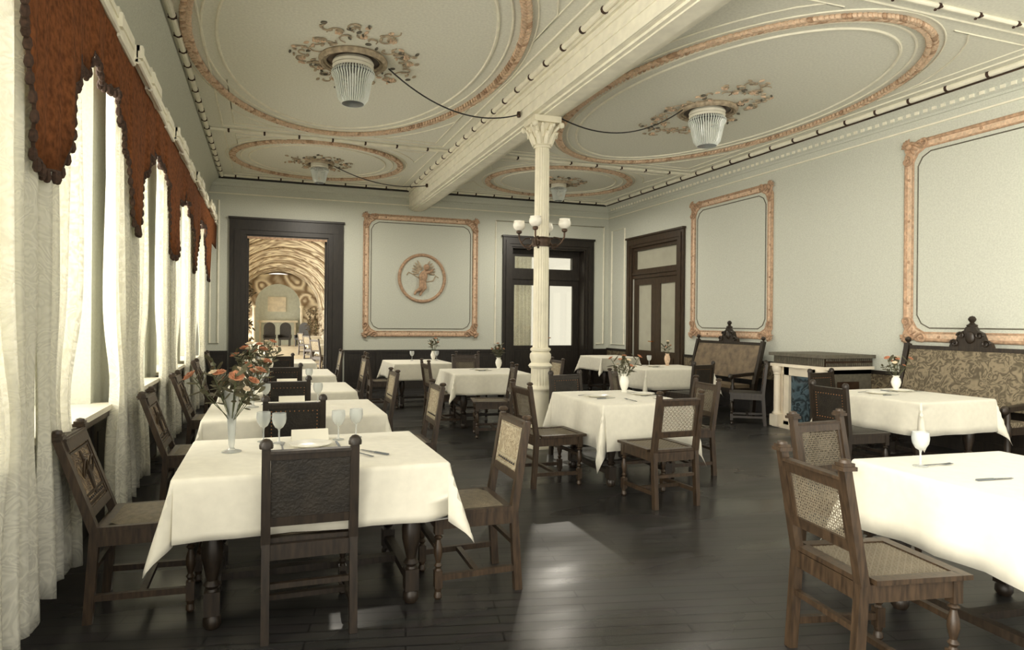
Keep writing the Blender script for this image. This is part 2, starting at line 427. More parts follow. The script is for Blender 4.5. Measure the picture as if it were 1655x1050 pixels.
# thin ceiling panel lines
def line(pts,r=.011,closed=True,m=M_trim):
    return trim(MB().tube([(x,y,HC-.004) for x,y in pts],r,6,0,closed),[m])
def panel_lines(x0,x1,y0,y1,cx,cy,rx,ry):
    line([(x0,y0),(x1,y0),(x1,y1),(x0,y1)],.014)
    for sx,sy in((-1,-1),(1,-1),(1,1),(-1,1)):
        X=x0+.16 if sx<0 else x1-.16; Y=y0+.16 if sy<0 else y1-.16
        pts=[(X,Y)]
        for k in range(9):
            a=R(20+50*k/8); px=cx+sx*(rx+.2)*math.cos(a)*1.04; py=cy+sy*(ry+.2)*math.sin(a)*1.04
            px=min(px,X) if sx>0 else max(px,X); py=min(py,Y) if sy>0 else max(py,Y)
            pts.append((px,py))
        line(pts,.009)
ELL=[(.88,7.02,1.64,2.78),(5.47,7.1,1.7,2.76),(.86,11.72,1.43,1.33),(5.5,11.7,1.43,1.27)]
panel_lines(-.62,2.66,4.2,10.0,*ELL[0]); panel_lines(3.42,7.36,4.2,10.0,*ELL[1])
panel_lines(-.62,2.66,10.3,13.22,*ELL[2]); panel_lines(3.42,7.36,10.3,13.22,*ELL[3])
for cx,cy,rx,ry in ELL:
    n=96
    el=lambda k:[(cx+(rx-k)*math.cos(2*PI*i/n),cy+(ry-k)*math.sin(2*PI*i/n)) for i in range(n)]
    line(el(.13),.012); line(el(.27),.016); line(el(-.11),.009)

# garland rings
def garland(e,label):
    cx,cy,rx,ry=e; b=MB()
    per=PI*(3*(rx+ry)-math.sqrt((3*rx+ry)*(rx+3*ry))); n=int(per/.055)
    pr=[(cx+rx*math.cos(2*PI*i/90),cy+ry*math.sin(2*PI*i/90),HC-.008) for i in range(90)]
    b.tube(pr,.03,6,0,True)
    for i in range(n):
        a=2*PI*i/n; t=Vector((-rx*math.sin(a),ry*math.cos(a),0)).normalized(); nn=Vector((t.y,-t.x,0))
        for sgn in(-1,1):
            ang=math.atan2(t.y,t.x)+sgn*.55
            p=Vector((cx+rx*math.cos(a),cy+ry*math.sin(a),HC-.022))+nn*sgn*.024+t*sgn*.012
            b.sph(p,(.046+random.random()*.016,.024,.028),Matrix.Rotation(ang,3,'Z'),6,4, 1 if random.random()<.16 else 0)
    return tag(b.build('ceiling_garland',[M_pink,M_tan]),label,'garland',None)
garland(ELL[0],'large oval pinkish leaf garland on the ceiling nearest the windows, around the large left lamp')
garland(ELL[1],'large oval leaf garland on the ceiling around the large lamp right of the beam')
garland(ELL[2],'small round leaf garland on the far ceiling near the windows and open doorway')
garland(ELL[3],'small round leaf garland on the far ceiling behind the white column')

# ceiling roses of stucco foliage
def rose(cx,cy,rx,ry,n,label,seed):
    random.seed(seed); b=MB()
    for i in range(n):
        a=2*PI*i/n+random.uniform(-.1,.1); k=random.uniform(.55,1.0)
        c=Vector((cx+rx*k*math.cos(a),cy+ry*k*math.sin(a),HC-.012)); s=random.uniform(.06,.12)*(.6+.4*min(rx,ry)/.6)
        ph=random.uniform(0,6.28); sg=random.choice((-1,1))
        pts=[c+Vector((math.cos(ph+sg*t*.55)*s*(1-t/9),math.sin(ph+sg*t*.55)*s*(1-t/9),0)) for t in range(8)]
        b.tube(pts,[.006+.006*t/8 for t in range(8)],5)
        for q in range(2):
            p=c+Vector((random.uniform(-1,1),random.uniform(-1,1),0))*s*1.3
            b.sph(p,(.035,.014,.014),Matrix.Rotation(random.uniform(0,6.28),3,'Z'),6,4,random.choice((0,0,1,2)))
        if i%4==0:
            for q in range(5):
                b.sph(c+Vector((math.cos(q*1.256),math.sin(q*1.256),0))*.022,(.02,.014,.02),Matrix.Rotation(q*1.256,3,'Z'),6,4,1)
    return tag(b.build('ceiling_rose',[M_orn,M_pink,M_greys]),label,'ceiling rose')
LAMPS=[(.86,7.0,.88),(5.44,7.05,.92),(.87,11.75,.62),(5.53,11.75,.62)]
rose(.88,6.95,.62,.85,42,'stucco scroll foliage on the ceiling around the large left lamp',1)
rose(5.46,7.15,.55,1.15,56,'stucco scroll foliage on the ceiling around the large right lamp',2)
rose(.87,11.75,.55,.5,26,'stucco foliage on the ceiling around the small lamp near the open doorway',3)
rose(5.55,11.75,.55,.5,26,'stucco foliage on the ceiling around the small lamp above the dark glazed door',4)
random.seed(9)

# beam
b=MB(); x0,x1=RB
b.b2((x0,Y0,3.84),(x1,YB,HC))
for zz,t in((3.86,.02),(4.0,.012),(4.12,.02),(4.19,.035)):
    b.b2((x0-t,Y0,zz-.018),(x0,YB-.05,zz+.018)); b.b2((x1,Y0,zz-.018),(x1+t,YB-.05,zz+.018))
b.b2((x0+.045,Y0,3.815),(x1-.045,YB-.02,3.84)); b.b2((x0+.09,Y0,3.8),(x1-.09,YB-.02,3.815))
trim(b,[M_trim])

# ------------------------------------------------------------------ ornaments
def scroll(b,f,u,v,su,sv,s,mi=0):
    # corner cartouche with two volutes and a fan of leaves; su,sv point into the panel
    P=lambda a,c,w: Vector(f(u+su*a*s,v+sv*c*s,w))
    for flip in(0,1):
        pts=[];rs=[]
        for k in range(22):
            q=k/21; an=-.6+q*8.2; rr=.30*(1-q*.86)
            a=.02+rr*math.cos(an); c=.98+rr*math.sin(an)
            if flip:a,c=c,a
            pts.append(P(a,c,.03+.012*q)); rs.append(s*(.085-.04*q))
        b.tube(pts,rs,7,mi)
        pts=[(.28,.80),(.05,.55),(-.06,.3),(-.10,.05),(-.16,-.16)]
        if flip: pts=[(c,a) for a,c in pts]
        b.tube([P(a,c,.03) for a,c in pts],[s*.06,s*.1,s*.1,s*.09,s*.04],7,mi)
        pts=[(.42,.62),(.30,.42),(.24,.24)]
        if flip: pts=[(c,a) for a,c in pts]
        b.tube([P(a,c,.03) for a,c in pts],[s*.04,s*.07,s*.08],7,mi)
    for k in range(5):
        an=R(225-50+25*k)
        b.tube([P(.1+.12*math.cos(an),.1+.12*math.sin(an),.04),P(.1+.30*math.cos(an),.1+.30*math.sin(an),.05),P(.1+.46*math.cos(an),.1+.46*math.sin(an),.03)],[s*.06,s*.085,s*.03],6,mi)
    b.sph(P(.14,.14,.04),s*.2,None,10,6,mi)
def panel_mould(f,u0,u1,v0,v1,label,cut=.16,loc=None,left_only=False):
    root=thing('panel_moulding',label,'wall moulding',loc)
    inv=Vector(loc)
    g=lambda u,v,w: tuple(Vector(f(u,v,w))-inv)
    pts=[(u0,v0+cut),(u0,v1-cut),(u0+cut*.35,v1-cut*.35),(u0+cut,v1),(u1-cut,v1),(u1-cut*.35,v1-cut*.35),(u1,v1-cut),(u1,v0+cut),(u1-cut*.35,v0+cut*.35),(u1-cut,v0),(u0+cut,v0),(u0+cut*.35,v0+cut*.35)]
    um,vm=(u0+u1)/2,(v0+v1)/2
    off=lambda k:[(u+(k if u<um else -k),v+(k if v<vm else -k)) for u,v in pts]
    MB().tube([g(u,v,.012) for u,v in pts],.022,8,0,True).build('outer_bead',[M_tan],root)
    p0,p1=pts,off(.085); n=len(pts); b=MB()
    b.add([g(u,v,.002) for u,v in p0]+[g(u,v,.014) for u,v in p0]+[g(u,v,.014) for u,v in p1]+[g(u,v,.002) for u,v in p1],
          [(r_*n+i,r_*n+(i+1)%n,((r_+1)%4)*n+(i+1)%n,((r_+1)%4)*n+i) for r_ in range(4) for i in range(n)])
    for i in range(n):
        A=Vector(p0[i]).lerp(Vector(p1[i]),.5);B=Vector(p0[(i+1)%n]).lerp(Vector(p1[(i+1)%n]),.5); m=int((B-A).length/.42)
        for k in range(m):
            q=A.lerp(B,(k+.5)/m); b.sph(g(q.x,q.y,.016),.018,None,6,4,1)
    b.build('band',[M_pink,M_tan],root)
    MB().tube([g(u,v,.01) for u,v in off(.09)],.013,6,0,True).build('inner_bead',[M_tan],root)
    MB().tube([g(u,v,.003) for u,v in off(.15)],.008,6,0,True).build('fine_line',[M_greys],root)
    for cu,cv,su,sv in((u0,v0,1,1),(u1,v0,-1,1),(u1,v1,-1,-1),(u0,v1,1,-1)):
        q=MB(); scroll(q,g,cu+su*.02,cv+sv*.02,su,sv,.21); q.build('corner_scroll',[M_tan],root)
    return root
panel_mould(back,1.93,4.42,1.13,3.68,'square rose-gilt wall moulding with corner scrolls around the medallion on the back wall',loc=(3.18,YB,1.13))
panel_mould(right,8.34,10.4,1.22,3.72,'tall rose-gilt wall moulding above the high-backed settle on the right wall',loc=(XR,9.37,1.22))
panel_mould(right,3.3,6.05,1.27,3.75,'rose-gilt wall moulding at the right edge, nearest on the right wall',loc=(XR,4.7,1.27))
def strip_mould(f,pts,label,loc,closed=False):
    inv=Vector(loc); g=lambda u,v,w: tuple(Vector(f(u,v,w))-inv)
    b=MB(); b.tube([g(u,v,.008) for u,v in pts],.02,6,0,closed)
    o=b.build('strip_moulding',[M_trim]); o.location=loc; return tag(o,label,'wall moulding')
strip_mould(back,[(4.86,.95),(4.86,3.71),(7.59,3.71),(7.59,.95),(7.4,.95)],'thin strip moulding on the back wall around the dark glazed door',(6.2,YB,.95))
strip_mould(back,[(-1.05,.98),(-1.05,3.78),(-.9,3.78),(-.9,.98)],'narrow strip moulding on the back wall left of the open doorway',(-1.,YB,.98),True)
strip_mould(right,[(12.85,.95),(12.85,3.6),(13.42,3.6),(13.42,.95)],'thin strip moulding on the right wall beside the corner',(XR,13.1,.95),True)

# medallion with a winged child in relief
md=thing('relief_medallion','round plaster medallion with a winged child in relief on the back wall','medallion',(3.18,YB,2.37))
MB().tube([(.5*math.cos(2*PI*i/64),-.012,.5*math.sin(2*PI*i/64)) for i in range(64)],.034,8,0,True).build('rim',[M_tan],md)
MB().lathe([(.0,0),(.49,0),(.49,.01),(0,.012)],n=48,M=Matrix.Rotation(PI/2,3,'X')).build('disc',[M_wall],md)
b=MB()
b.sph((0.02,-.03,.02),(.09,.05,.16),Matrix.Rotation(.25,3,'Y'),12,8)
b.sph((.085,-.045,.235),(.066,.055,.072),None,12,8)
b.tube([(.05,-.03,.11),(.15,-.04,.13),(.25,-.04,.2)],[.04,.032,.02],8)
b.tube([(.0,-.03,.11),(-.06,-.05,.03),(-.02,-.06,-.02)],[.04,.03,.02],8)
b.tube([(-.01,-.03,-.08),(-.03,-.05,-.22),(-.14,-.03,-.3),(-.17,-.03,-.36)],[.06,.05,.034,.024],8)
b.tube([(.03,-.03,-.1),(.06,-.045,-.2),(-.02,-.03,-.31),(-.05,-.02,-.38)],[.055,.045,.03,.02],8)
o=b.build('child_figure',[M_tan],md); mo=o.modifiers.new('r','REMESH'); mo.mode='VOXEL'; mo.voxel_size=.012; mo.use_smooth_shade=True
for nm,sx in(('wing',-1),('wing',1)):
    q=MB()
    for k in range(6):
        an=R((118 if sx<0 else 62)+sx*-k*14); c=Vector((.03+math.cos(an)*.12,-.02,.12+math.sin(an)*.12))
        q.sph(c+Vector((math.cos(an)*.06,0,math.sin(an)*.06)),(.12-.008*k,.014,.022),Matrix.Rotation(-an,3,'Y'),8,5)
    q.build(nm,[M_orn],md)
q=MB(); q.tube([(-.34,-.012,.06),(-.3,-.02,.12),(-.2,-.015,.08),(-.1,-.015,.02),(.1,-.012,-.08),(.24,-.015,-.05),(.3,-.012,.06),(.36,-.012,.02)],.014,6); q.build('ribbon',[M_orn],md)

# ------------------------------------------------------------------ doors
def casing(b,f,u0,u1,h,wd,t=.05):
    for a,z in((u0-wd,u0),(u1,u1+wd)):
        b.prism([(a,0),(z,0),(z,h+wd),(a,h+wd)],f,0,t)
        m=(a+z)/2
        b.prism([(m-wd*.2,0),(m+wd*.2,0),(m+wd*.2,h+wd*.295),(m-wd*.2,h+wd*.295)],f,t,t+.02)
    b.prism([(u0,h),(u1,h),(u1,h+wd),(u0,h+wd)],f,0,t)
    b.prism([(u0-wd*.7,h+wd*.3),(u1+wd*.7,h+wd*.3),(u1+wd*.7,h+wd*.7),(u0-wd*.7,h+wd*.7)],f,t,t+.02)
    b.prism([(u0-wd-.02,h+wd),(u1+wd+.02,h+wd),(u1+wd+.02,h+wd+.04),(u0-wd-.02,h+wd+.04)],f,0,t+.03)
# open doorway
b=MB(); casing(b,back,D1[0],D1[1],D1[2],.3)
for u,s in((D1[0],1),(D1[1],-1)):
    b.b2((u+s*.001,YB-.02,0),(u+s*.03,YB+T,D1[2]))
    b.b2((u+s*.03,YB+.1,0),(u+s*.06,YB+.18,D1[2]))
b.b2((D1[0]+.03,YB-.02,D1[2]-.03),(D1[1]-.03,YB+T,D1[2]-.001))
struct(b.build('door_1',M_dark))
struct(MB().b2((D1[0]+.03,YB-.03,D1[2]-.075),(D1[1]-.03,YB,D1[2]-.032)).build('trim_90',M_tan))

def glazed_leaf(parent,f,u0,u1,z0,z1,gz0,stile,w0,w1,glass,woodm):
    b=MB()
    for a,z in((u0,u0+stile),(u1-stile,u1)): b.prism([(a,z0),(z,z0),(z,z1),(a,z1)],f,w0,w1)
    b.prism([(u0+stile,z1-stile*.9),(u1-stile,z1-stile*.9),(u1-stile,z1),(u0+stile,z1)],f,w0,w1)
    b.prism([(u0+stile,z0),(u1-stile,z0),(u1-stile,gz0),(u0+stile,gz0)],f,w0,w1)
    b.prism([(u0+stile+.03,z0+.2),(u1-stile-.03,z0+.2),(u1-stile-.03,gz0-.12),(u0+stile+.03,gz0-.12)],f,w1,w1+.015)
    o=b.build('leaf',woodm,parent)
    m=(w0+w1)/2
    MB().prism([(u0+stile,gz0),(u1-stile,gz0),(u1-stile,z1-stile*.9),(u0+stile,z1-stile*.9)],f,m-.003,m+.003).build('pane',glass,o)
    return o
# dark glazed double door in the back wall (panes look into a bright room)
b=MB(); casing(b,back,D3[0],D3[1],D3[2],.21)
for u,s in((D3[0],1),(D3[1],-1)):
    b.b2((u+s*.001,YB-.02,0),(u+s*.03,YB+T,D3[2]))
b.b2((D3[0]+.03,YB-.02,D3[2]-.03),(D3[1]-.03,YB+T,D3[2]-.001))
yk=-.30
b.prism([(D3[0]+.03,2.44),(D3[1]-.03,2.44),(D3[1]-.03,2.69),(D3[0]+.03,2.69)],back,yk-.05,yk+.06)
b.prism([(D3[0]+.03,2.97),(D3[1]-.03,2.97),(D3[1]-.03,3.12),(D3[0]+.03,3.12)],back,yk-.05,yk+.06)
mc=(D3[0]+D3[1])/2
for u in(D3[0]+.09,mc,D3[1]-.12): b.prism([(u-.09,2.69),(u+.09,2.69),(u+.09,2.97),(u-.09,2.97)],back,yk-.05,yk+.06)
d3=struct(b.build('door_2',M_dark))
MB().prism([(D3[0]+.18,2.69),(mc-.09,2.69),(mc-.09,2.97),(D3[0]+.18,2.97)],back,yk,yk+.005).build('pane',M_pane2,d3)
MB().prism([(mc+.09,2.69),(D3[1]-.21,2.69),(D3[1]-.21,2.97),(mc+.09,2.97)],back,yk,yk+.005).build('pane',M_pane2,d3)
glazed_leaf(d3,back,D3[0]+.03,mc,.01,2.44,.9,.15,yk-.03,yk+.03,M_pane2,M_dark)
lf=glazed_leaf(d3,back,mc,D3[1]-.03,.01,2.44,.9,.15,yk-.03,yk+.03,M_pane2,M_dark)
MB().cyl(back(mc+.07,1.08,yk+.03),back(mc+.07,1.08,yk+.07),.012).cyl(back(mc+.07,1.08,yk+.07),back(mc+.17,1.08,yk+.07),.01).build('handle',M_brass,lf)
# side door in the right wall with dull glass
b=MB(); casing(b,right,DR[0],DR[1],DR[2],.2)
k=-.06
b.prism([(DR[0],2.42),(DR[1],2.42),(DR[1],2.62),(DR[0],2.62)],right,k-.05,k+.06)
b.prism([(DR[0]-.02,2.5),(DR[1]+.02,2.5),(DR[1]+.02,2.55),(DR[0]-.02,2.55)],right,k+.06,k+.09)
b.prism([(DR[0],3.03),(DR[1],3.03),(DR[1],3.1),(DR[0],3.1)],right,k-.05,k+.06)
for a,z in((DR[0],DR[0]+.09),(DR[1]-.09,DR[1])): b.prism([(a,2.62),(z,2.62),(z,3.03),(a,3.03)],right,k-.05,k+.06)
d2=struct(b.build('door_3',M_wood))
MB().prism([(DR[0]+.09,2.62),(DR[1]-.09,2.62),(DR[1]-.09,3.03),(DR[0]+.09,3.03)],right,k-.003,k+.003).build('pane',M_mirror,d2)
mc2=(DR[0]+DR[1])/2
glazed_leaf(d2,right,DR[0]+.005,mc2-.002,.01,2.42,.86,.16,k-.03,k+.03,M_mirror,M_wood)
lf=glazed_leaf(d2,right,mc2+.002,DR[1]-.005,.01,2.42,.86,.16,k-.03,k+.03,M_mirror,M_wood)
MB().cyl(right(mc2+.08,1.06,k+.03),right(mc2+.08,1.06,k+.07),.012).cyl(right(mc2+.08,1.06,k+.07),right(mc2+.2,1.06,k+.07),.01).build('handle',M_brass,lf)
struct(MB().b2((XR+.3,DR[0]-.2,0),(XR+.4,DR[1]+.2,DR[2]+.2)).build('wall_passage',M_wall))

# ------------------------------------------------------------------ curtains and lambrequin
def lace(c,s,label,seed):
    rnd=random.Random(seed); NU,NV=46,44; vs=[];fs=[]; ph=rnd.uniform(0,6); zb=.14 if s>0 else .2
    for j in range(NV+1):
        q=j/NV; z=3.0-q*(3.0-zb)
        pinch=math.exp(-((z-1.02)/.34)**2)
        inn=c+s*(.36+.20*pinch+.05*q); out=c+s*(1.0-.03*pinch)
        for i in range(NU+1):
            t=i/NU; y=inn+(out-inn)*t
            amp=.03+.02*q-.012*pinch
            x=-.985+amp*math.sin(t*26+ph+.5*math.sin(q*4+ph))+.012*math.sin(t*61+q*3)+.07*max(0,q-.62)*(1-.4*t)
            zz=z-(.05*math.sin(t*3.1*3+ph)**2 if j==NV else 0)
            vs.append((x,y,zz))
    for j in range(NV):
        for i in range(NU):
            a=j*(NU+1)+i; fs.append((a,a+1,a+NU+2,a+NU+1))
    o=MB().add(vs,fs).build('lace_curtain',[M_lace],None,180); tag(o,label,'curtain')
    for v in o.data.vertices: v.co.z-=zb; v.co.y-=c; v.co.x+=.985
    o.location=(-.985,c,zb)
    md=o.modifiers.new('t','SOLIDIFY'); md.thickness=.002
    return o
nm=['','nearest','second','third','farthest']
for i,c in enumerate(WC):
    if i==0:
        lace(c,1,'white lace curtain at the left picture edge, on the near side of the front pier',5)
    else:
        lace(c,-1,'white lace curtain on the near side of the %s window in view'%nm[i],10+i)
        lace(c,1,'white lace curtain on the far side of the %s window in view'%nm[i],20+i)
def valance():
    XV=-.93
    pts=[]   # lower outline (y,z)
    def seg(a,b,n,scal=.0):
        for k in range(n):
            t=k/n; pts.append((a[0]+(b[0]-a[0])*t, a[1]+(b[1]-a[1])*t - scal*abs(math.sin(PI*t*3))))
    for i,c in enumerate(WC):
        tip0=c-1.03
        seg((tip0,2.12),(tip0+.16,2.14),3); seg((tip0+.16,2.14),(tip0+.30,2.42),4); seg((tip0+.30,2.42),(tip0+.33,2.62),3)
        seg((tip0+.33,2.62),(tip0+.40,2.66),2); seg((tip0+.40,2.66),(tip0+.43,2.80),3)
        seg((tip0+.43,2.80),(c-.36,2.80),2); seg((c-.36,2.80),(c-.32,2.93),2); seg((c-.32,2.93),(c,2.88),6,.02); seg((c,2.88),(c+.32,2.93),6,.02)
        seg((c+.32,2.93),(c+.36,2.80),2); seg((c+.36,2.80),(c+.6,2.80),2); seg((c+.6,2.80),(c+.63,2.66),3); seg((c+.63,2.66),(c+.70,2.62),2)
        seg((c+.70,2.62),(c+.73,2.42),3); seg((c+.73,2.42),(c+.87,2.14),4); seg((c+.87,2.14),(c+1.03,2.12),3)
    pts.append((WC[-1]+1.03,2.12)); pts += [(12.4,2.8),(13.4,2.8)]
    root=thing('lambrequin','long rust velvet lambrequin with brown fringe along the window wall','valance',(XV,6.5,2.12))
    vs=[];fs=[];n=len(pts);NR=6
    def wav(y,t): return .018*math.sin(y*11+math.sin(y*3))*t+.008*math.sin(y*37)*t
    for y,zl in pts:
        for k in range(NR+1):
            z=3.34+(zl-3.34)*k/NR; vs.append((wav(y,k/NR),y-6.5,z-2.12))
    for i in range(n-1):
        for k in range(NR):
            a=i*(NR+1)+k; fs.append((a,a+1,a+NR+2,a+NR+1))
    o=MB().add(vs,fs).build('cloth',[M_rust],root,60); md=o.modifiers.new('t','SOLIDIFY'); md.thickness=.012
    b=MB(); acc=0
    for i in range(n-1):
        p=Vector((0,*pts[i]));q=Vector((0,*pts[i+1])); L=(q-p).length
        if i<n-3:
            b.bar((.004+wav(pts[i][0],1),p.y-6.5,p.z-2.12),(.004+wav(pts[i+1][0],1),q.y-6.5,q.z-2.12),.014,.022,up=(0,.2,1))
            m=max(1,round(L/.055))
            for k in range(m):
                c=p+(q-p)*((k+.5)/m); x=wav(c.y,1)+.004
                b.lathe([(.004,0),(.015,-.012),(.019,-.04),(.012,-.058),(.004,-.062)],(x,c.y-6.5,c.z-2.12-.004),6)
    b.build('fringe',[M_fringe],root)
    return root
valance()
pel=thing('pelmet','grey stepped and moulded pelmet board above the rust lambrequin','pelmet',(XL,6.5,3.3))
b=MB()
for i in range(-2,26):
    y=1.0+i*.515; y1=y+.515
    if y<-.5 or y1>YB-.1: continue
    d=.27 if i%4 in(0,1) else .24; t=.035 if i%2 else 0
    b.b2((0,y-6.5,.05),(d,y1-6.5,.09+t)); b.b2((.19,y-6.5,-.03-t*.6),(d-.01,y1-6.5,.05)); b.b2((d-.02,y-6.5,.0),(d+.02,y+.06-6.5,.09))
    b.cyl((d-.01,y-6.5,-.025-t*.6),(d-.01,y1-6.5,-.025-t*.6),.02,n=8)
b.build('board',[M_trim],pel,30)

# ------------------------------------------------------------------ lamps
LE=(9,34)
def ceiling_lamp(x,y,k,label):
    r=thing('ceiling_lamp',label,'ceiling lamp',(x,y,HC))
    MB().lathe([(.34*k,0),(.40*k,0),(.415*k,-.02),(.41*k,-.05),(.385*k,-.065),(.36*k,-.05),(.355*k,-.03),(.33*k,-.03),(.335*k,-.045),(.32*k,-.04),(.32*k,0)],n=44).build('ceiling_ring',[M_orn],r)
    MB().lathe([(.0,0),(.32*k,0),(.32*k,-.022),(.0,-.022)],n=44).build('shadow_disc',[M_bronze],r)  # dark disc puts the shade inside the ring into colour
    MB().lathe([(.215*k,-.022),(.235*k,-.022),(.25*k,-.05),(.24*k,-.075),(.25*k,-.09),(.23*k,-.115),(.215*k,-.115)],n=44).build('crown_ring',[M_trim],r)
    h=.36 if k>.8 else .25
    prof=[(.225,0),(.25,.08),(.25,.17),(.225,.25),(.205,.5),(.175,.85),(.13,1.0)]
    b=MB()
    n=44
    b.lathe([(.225*k,-.112),(.234*k,-.116),(.234*k,-.125),(.225*k,-.128)],n=34,mi=1)
    for i in range(n):
        a=2*PI*i/n; pts=[(R_*k*math.cos(a),R_*k*math.sin(a),-.12-t*h) for R_,t in prof]
        b.tube(pts,[.012*k,.013*k,.012*k,.011*k,.011*k,.010*k,.008*k],5)
    b.build('bead_basket',[M_bead,M_bronze],r)
    MB().tube([(.25*k*math.cos(2*PI*i/28),.25*k*math.sin(2*PI*i/28),-.12-.12*h) for i in range(28)],.010*k,6,0,True).build('basket_ring',[M_silver],r)
    b=MB()
    b.lathe([(.07*k,-.125-h),(.135*k,-.12-h),(.13*k,-.112-h),(.07*k,-.118-h)],n=24)
    b.build('basket_base',[M_silver],r)
    MB().sph((0,0,-.22),(.06*k,.06*k,.08*k),None,12,8).build('bulb',[M_globe],r)
    ld=bpy.data.lights.new('fill_light','AREA'); ld.shape='DISK'; ld.size=.2*k; ld.energy=LE[0 if k>.8 else 1]; ld.color=(1,.93,.8)  # added fill in an unlit lamp, brightens the far end of the room
    lo=bpy.data.objects.new('fill_light',ld); COL.objects.link(lo); lo.location=(x,y,HC-.126-h)
    return r
ceiling_lamp(*LAMPS[0],'large crystal bead ceiling lamp left of the beam, nearest the windows')
ceiling_lamp(*LAMPS[1],'large crystal bead ceiling lamp right of the beam')
ceiling_lamp(*LAMPS[2],'small crystal bead ceiling lamp at the far end before the open doorway')
ceiling_lamp(*LAMPS[3],'small crystal bead ceiling lamp at the far end behind the white column')
def cable(p0,p1,sag,label,ins=True):
    b=MB(); p0=Vector(p0);p1=Vector(p1); inv=p1
    pts=[p0.lerp(p1,t/20)-Vector((0,0,sag*4*(t/20)*(1-t/20)))-inv for t in range(21)]
    b.tube(pts,.008,6); o=b.build('lamp_cable',[M_cable]); o.location=p1; tag(o,label,'cable')
    MB().lathe([(.0,-.03),(.02,-.03),(.026,-.01),(.018,0),(.026,.01),(.02,.035),(0,.035)],n=10).build('insulator',[M_bronze],o)
    return o
cable((1.24,7.0,4.2),(2.845,7.18,3.93),.22,'black cable sagging from the large left lamp to the beam')
cable((5.06,7.05,4.2),(3.26,6.95,3.88),.24,'black cable sagging from the large right lamp to the column top')
cable((1.12,11.75,4.2),(2.845,11.85,4.0),.14,'thin black cable from the small far left lamp to the beam')

# ------------------------------------------------------------------ column
CX,CY=3.02,6.87
cl=thing('iron_column','white fluted cast-iron column in the middle of the room','column',(CX,CY,0))
MB().lathe([(.0,0),(.17,0),(.17,.03),(.15,.06),(.155,.09),(.135,.12),(.125,.16),(.13,.19),(.12,.22),(0,.22)],n=32).build('base',[M_col],cl)
MB().lathe([(.0,.22),(.105,.22),(.105,.66),(.0,.66)],n=32).build('pedestal',[M_col],cl)
MB().lathe([(.0,.66),(.125,.66),(.13,.68),(.12,.7),(.108,.72),(.108,.90),(.112,.92),(.0,.92)],n=80,flute=20,fd=.09,fz=(.71,.905)).build('fluted_drum',[M_col],cl)
MB().lathe([(.0,.92),(.125,.92),(.14,.945),(.125,.965),(.105,.98),(.112,1.0),(.125,1.04),(.122,1.08),(.10,1.105),(.118,1.12),(.12,1.14),(.1,1.155),(0,1.155)],n=40).build('moulded_collar',[M_col],cl)
MB().lathe([(.0,1.15),(.094,1.15),(.092,1.2),(.09,2.3),(.084,3.3),(.083,3.46),(.0,3.46)],n=96,flute=20,fd=.10).build('shaft',[M_col],cl)
b=MB(); b.lathe([(.0,3.46),(.098,3.46),(.102,3.475),(.095,3.49),(.09,3.52),(.1,3.65),(.13,3.72),(.13,3.74),(0,3.74)],n=32)
b.box((0,0,3.765),(.33,.33,.07))
for row,(z0,n,hh) in enumerate(((3.5,8,.13),(3.58,8,.14))):
    for i in range(n):
        a=2*PI*(i+.5*row)/n; dx,dy=math.cos(a),math.sin(a)
        pts=[(dx*.09,dy*.09,z0),(dx*.115,dy*.115,z0+hh*.5),(dx*.15,dy*.15,z0+hh*.95),(dx*.18,dy*.18,z0+hh*.85),(dx*.175,dy*.175,z0+hh*.7)]
        b.tube(pts,[.03,.036,.03,.022,.012],6)
for sx in(-1,1):
    for sy in(-1,1):
        pts=[(sx*(.09+.075*t/10),sy*(.09+.075*t/10),3.62+.1*t/10) for t in range(11)]; b.tube(pts,.02,6); b.sph((sx*.165,sy*.165,3.70),.036,None,8,6)
b.build('leaf_capital',[M_col],cl)
br=thing('lamp_bracket','four-armed bronze lamp bracket with white glass shades clasping the column','lamp',(CX,CY,2.37))
MB().lathe([(.096,-.05),(.108,-.05),(.112,-.03),(.106,-.01),(.106,.03),(.112,.045),(.098,.06)],n=32).build('collar',[M_bronze],br)
lat=Vector((math.cos(R(18.6)),-math.sin(R(18.6)),0)); dep=Vector((math.sin(R(18.6)),math.cos(R(18.6)),0))
for l,d in((.94,-.34),(-.34,-.94),(-.94,.34),(.34,.94)):
    v=(lat*l+dep*d); b=MB()
    P=lambda r,z: v*r+Vector((0,0,z))
    b.tube([P(.10,.0),P(.14,-.05),P(.19,-.05),P(.24,.0),P(.27,.06),P(.272,.12)],[.012,.011,.010,.010,.010,.012],8)
    pts=[P(.155+.04*math.cos(t*.6)*(1-t/16),-.055+.04*math.sin(t*.6)*(1-t/16)) for t in range(13)]; b.tube(pts,.008,6)
    b.tube([P(.11,.03),P(.15,.06),P(.2,.05),P(.24,.01)],.006,6)
    arm=b.build('arm',[M_bronze],br)
    c=P(.272,.12)
    MB().lathe([(.012,-.01),(.03,0),(.034,.02),(.026,.03),(0,.03)],c,14).build('lamp_holder',[M_bronze],arm)
    MB().lathe([(.026,.03),(.045,.04),(.066,.065),(.072,.09),(.068,.115),(.06,.135),(.064,.145),(.056,.145),(.05,.13),(.0,.06)],c,20).build('glass_shade',[M_globe],arm)

